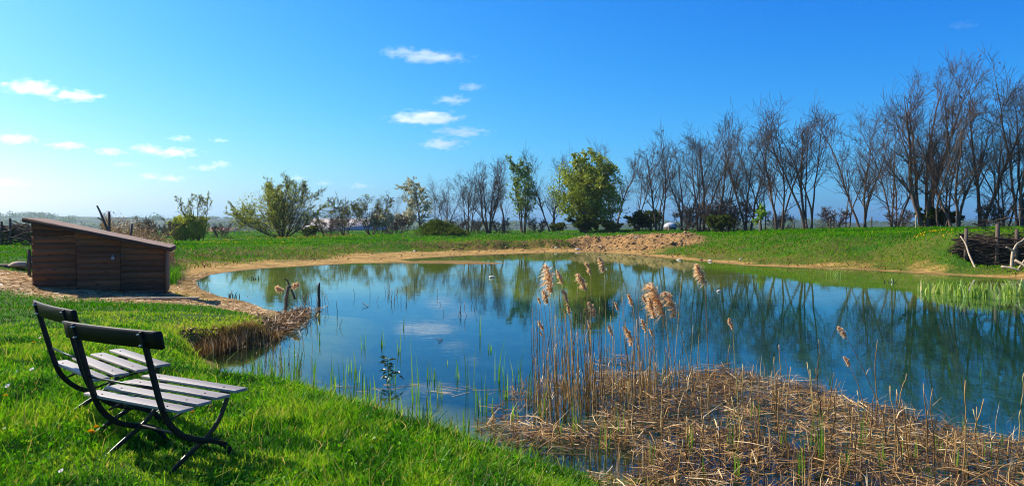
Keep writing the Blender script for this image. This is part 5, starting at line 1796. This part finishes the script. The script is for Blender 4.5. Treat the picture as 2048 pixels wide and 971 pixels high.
for b_, ty, n in [((1618, 918), 812, 8), ((1643, 926), 795, 8), ((1724, 905), 800, 7), ((1926, 868), 824, 4), ((1958, 756), 722, 3), ((1895, 744), 716, 3), ((1148, 872), 770, 7), ((1240, 880), 790, 7), ((1562, 905), 845, 5), ((1462, 905), 830, 6), ((1470, 960), 890, 9), ((1878, 920), 858, 5),
                  ((2044, 830), 750, 4), ((1120, 880), 830, 6), ((1325, 770), 690, 4), ((1410, 965), 900, 6), ((1850, 965), 925, 6), ((1660, 770), 735, 3), ((2010, 905), 850, 4), ((1380, 905), 830, 6), ((1510, 850), 790, 5), ((1600, 960), 880, 7), ((1690, 945), 870, 6), ((1760, 935), 865, 6), ((1820, 925), 850, 5), ((1925, 950), 880, 6), ((1975, 925), 850, 5), ((1300, 935), 860, 6), ((1205, 905), 830, 5)]:
    shoot_clump('green_shoots', b_, ty, n, .03, 'shoot', 'clump of upright green shoots pushing up through the brown reed litter', 'green shoots among the reed litter', .011, .10)
for i, (b_, ty, n) in enumerate([((1862, 586), 560, 14), ((1880, 588), 566, 8), ((1905, 590), 565, 12), ((1925, 594), 566, 22), ((1944, 596), 572, 14), ((1966, 596), 564, 24), ((1985, 592), 566, 14), ((2008, 590), 570, 10), ((2022, 588), 562, 20), ((2042, 592), 560, 20), ((1990, 600), 580, 12)]):
    shoot_clump('iris_clump', b_, ty - 10, int(n * 1.6), .16, 'iris', 'clump of broad yellow-green iris blades standing in the water near the right edge', 'iris clumps by the right shore', .06, .25)
for b_, ty, lab in [((463, 597), 574, 'small dark rush tuft in the water by the left shore'), ((508, 560), 548, 'small dark tuft in the water off the far left shore'), ((1777, 566), 552, 'dark tuft standing off the right bank'), ((1670, 553), 530, 'thin pale tuft at the water edge of the right bank')]:
    shoot_clump('rush_tuft', b_, ty, 14, .12, 'broad' if 'dark' in lab else 'iris', lab, None, .03, .5)

# the dark broad-leaved plant in the shallows
p_ = at_z(774, 776, -.05)
root = empty('water_dock', p_)
tag(root, 'dark broad-leaved plant standing in the near shallows left of the reeds', 'water plant')
g = Geo()
g.tube(catmull([(0, 0, 0), (.02, 0, .2), (0, 0, .42)], 5), np.linspace(.009, .005, 11), 6, t=.3)
g.tube(catmull([(0, 0, .06), (.09, -.02, .16), (.17, -.03, .24)], 5), np.linspace(.006, .004, 11), 6, t=.3)
g.build('stem', M['shoot'], root)
g = Geo()
g_ = np.random.default_rng(4)
for i in range(26):
    hh = .12 + .32 * (i / 25) ** .8
    a = i * 2.4
    base = np.array((.01, 0, hh)) if i % 6 else np.array((.09 + .08 * g_.uniform(), -.02, .14 + .1 * g_.uniform()))
    d = unit(np.array((math.cos(a), math.sin(a), .35 - .8 * g_.uniform() * (1 - i / 26))))
    L = g_.uniform(.09, .15)
    sd = unit(np.cross(d, (0, 0, 1.0))) * L * .16
    mid = base + d * L * .5 + np.array((0, 0, .015)); tip = base + d * L - np.array((0, 0, .03))
    g.add(np.array([base, mid - sd, mid + sd, tip]), [np.array([(0, 2, 3), (0, 3, 1)])], g_.uniform())
g.build('leaf_blades', M['broad'], root)

# floating twigs making angular shapes
for pts, lab in [([(877, 683), (885, 678), (872, 675)], 'bent dark reed making a little triangle on the open water'), ([(725, 604), (737, 612), (724, 617)], 'thin bent stalk on the open water beyond the old post')]:
    q = [at_z(a, b, .02) for a, b in pts]
    branch('bent_stalk', [([q[0], (q[0] + q[1]) / 2, q[1]], .008, .006), ([q[1], (q[1] + q[2]) / 2, q[2]], .006, .005)], 'old_wood', lab, 'stalk')

# ------------------------------------------------------------------ clouds
m, nt, out = new_mat('cloud vapour')
tc = N(nt, 'ShaderNodeTexCoord')
ln = N(nt, 'ShaderNodeVectorMath', operation='LENGTH')
nt.links.new(tc.outputs['Object'], ln.inputs[0])
oi = N(nt, 'ShaderNodeObjectInfo')
mp = N(nt, 'ShaderNodeVectorMath', operation='MULTIPLY_ADD')
mp.inputs[1].default_value = (3.4, 2.2, 1.7)
nt.links.new(tc.outputs['Object'], mp.inputs[0])
cmb = N(nt, 'ShaderNodeMath', operation='MULTIPLY'); cmb.inputs[1].default_value = 40
nt.links.new(oi.outputs['Random'], cmb.inputs[0]); nt.links.new(cmb.outputs[0], mp.inputs[2])
nz = N(nt, 'ShaderNodeTexNoise'); nz.inputs['Scale'].default_value = 1.0; nz.inputs['Detail'].default_value = 6; nz.inputs['Roughness'].default_value = .58
nt.links.new(mp.outputs[0], nz.inputs['Vector'])
a1 = N(nt, 'ShaderNodeMath', operation='MULTIPLY_ADD'); a1.inputs[1].default_value = 2.6
nt.links.new(nz.outputs['Fac'], a1.inputs[0])
a2 = N(nt, 'ShaderNodeMath', operation='SUBTRACT'); a2.inputs[0].default_value = -.62
nt.links.new(ln.outputs['Value'], a2.inputs[1])
nt.links.new(a2.outputs[0], a1.inputs[2])
cm = N(nt, 'ShaderNodeMapRange'); cm.inputs[1].default_value = 0; cm.inputs[2].default_value = .55; cm.inputs[3].default_value = 0; cm.inputs[4].default_value = .030
nt.links.new(a1.outputs[0], cm.inputs[0])
thin = N(nt, 'ShaderNodeMath', operation='MULTIPLY')
oc = N(nt, 'ShaderNodeSeparateColor'); nt.links.new(oi.outputs['Color'], oc.inputs[0])
nt.links.new(cm.outputs[0], thin.inputs[0]); nt.links.new(oc.outputs[0], thin.inputs[1])
pv = N(nt, 'ShaderNodeVolumePrincipled'); pv.inputs['Color'].default_value = (1, 1, 1, 1); pv.inputs['Anisotropy'].default_value = .5
nt.links.new(thin.outputs[0], pv.inputs['Density'])
nt.links.new(pv.outputs[0], out.inputs['Volume'])

CLOUDS = [  # x, y, width, height, density, label
    (62, 176, 120, 30, 1.0, 'bright ragged cloud high at the far left, left half of the long pair'), (150, 192, 110, 22, 1.0, 'bright cloud at far left trailing right of the ragged one'),
    (800, 104, 80, 24, .5, 'small feathery cloud high in the middle, upper left of the wispy streak'), (862, 114, 150, 22, .6, 'wispy streak of cloud high in the middle of the sky'),
    (943, 174, 56, 16, .7, 'little white cloud right of and below the wispy streak'), (904, 200, 80, 20, .6, 'thin white cloud below the little one, middle of the sky'),
    (850, 236, 150, 28, 1.0, 'long bright flat cloud in the middle of the sky'), (922, 264, 120, 20, .55, 'veil-like cloud under the long bright flat cloud'), (886, 288, 96, 24, .9, 'bright puff lowest of the middle group of clouds'),
    (32, 278, 84, 22, 1.0, 'white puff at the left edge below the ragged cloud'), (134, 291, 80, 17, .9, 'white puff second from the left edge in the low row'), (220, 303, 72, 16, .9, 'small flat puff in the low row above the shed'),
    (292, 297, 64, 20, 1.0, 'rounded puff left of the long low cloud'), (345, 305, 110, 20, 1.0, 'long low white cloud at left of the sky'), (362, 277, 52, 14, .8, 'small puff above the long low white cloud'), (440, 281, 46, 11, .6, 'faint puff right of the small puff'),
    (410, 336, 66, 14, .8, 'flat cloud above the thin young tree'), (440, 328, 50, 16, .8, 'rounded puff above the thin young tree'), (300, 352, 60, 14, .7, 'pale flat cloud low over the reeds'), (345, 357, 66, 14, .7, 'pale flat cloud low left of the thin young tree'),
    (250, 329, 60, 11, .45, 'faint streak over the shed'), (596, 356, 44, 13, .7, 'small white cloud just above the spreading willow'), (648, 366, 40, 10, .6, 'faint small cloud right of the spreading willow top'), (718, 371, 50, 14, .6, 'small cloud over the pod bushes'), (20, 365, 80, 16, .5, 'pale cloud low at the left edge'), (1925, 50, 60, 20, .16, 'faint wisp alone high in the right sky'),
]
cd = None
for x_, y_, w_, h_, de, lab in CLOUDS:
    D_ = 1500.0
    c_ = at_y(x_, y_, D_)
    if cd is None:
        ico = Geo()
        n, m_ = 24, 12
        V = [(math.cos(a) * math.cos(e), math.sin(a) * math.cos(e), math.sin(e)) for e in np.linspace(-1.5, 1.5, m_) for a in np.arange(n) * 2 * math.pi / n]
        fq = np.array([(i * n + j, i * n + (j + 1) % n, (i + 1) * n + (j + 1) % n, (i + 1) * n + j) for i in range(m_ - 1) for j in range(n)])
        ico.add(np.array(V) * 1.0, [fq, np.array([list(range(n))[::-1], [(m_ - 1) * n + j for j in range(n)]])])
        o = ico.build('cloud', m, None)
        cd = o.data
    else:
        o = bpy.data.objects.new('cloud', cd)
        COL.objects.link(o)
    o.location = c_
    k = D_ / F * .5 * 1.32
    o.scale = (w_ * k, w_ * k * .6, h_ * k)
    o.color = (de, de, de, 1)
    tag(o, lab, 'cloud', 'small fair weather clouds')
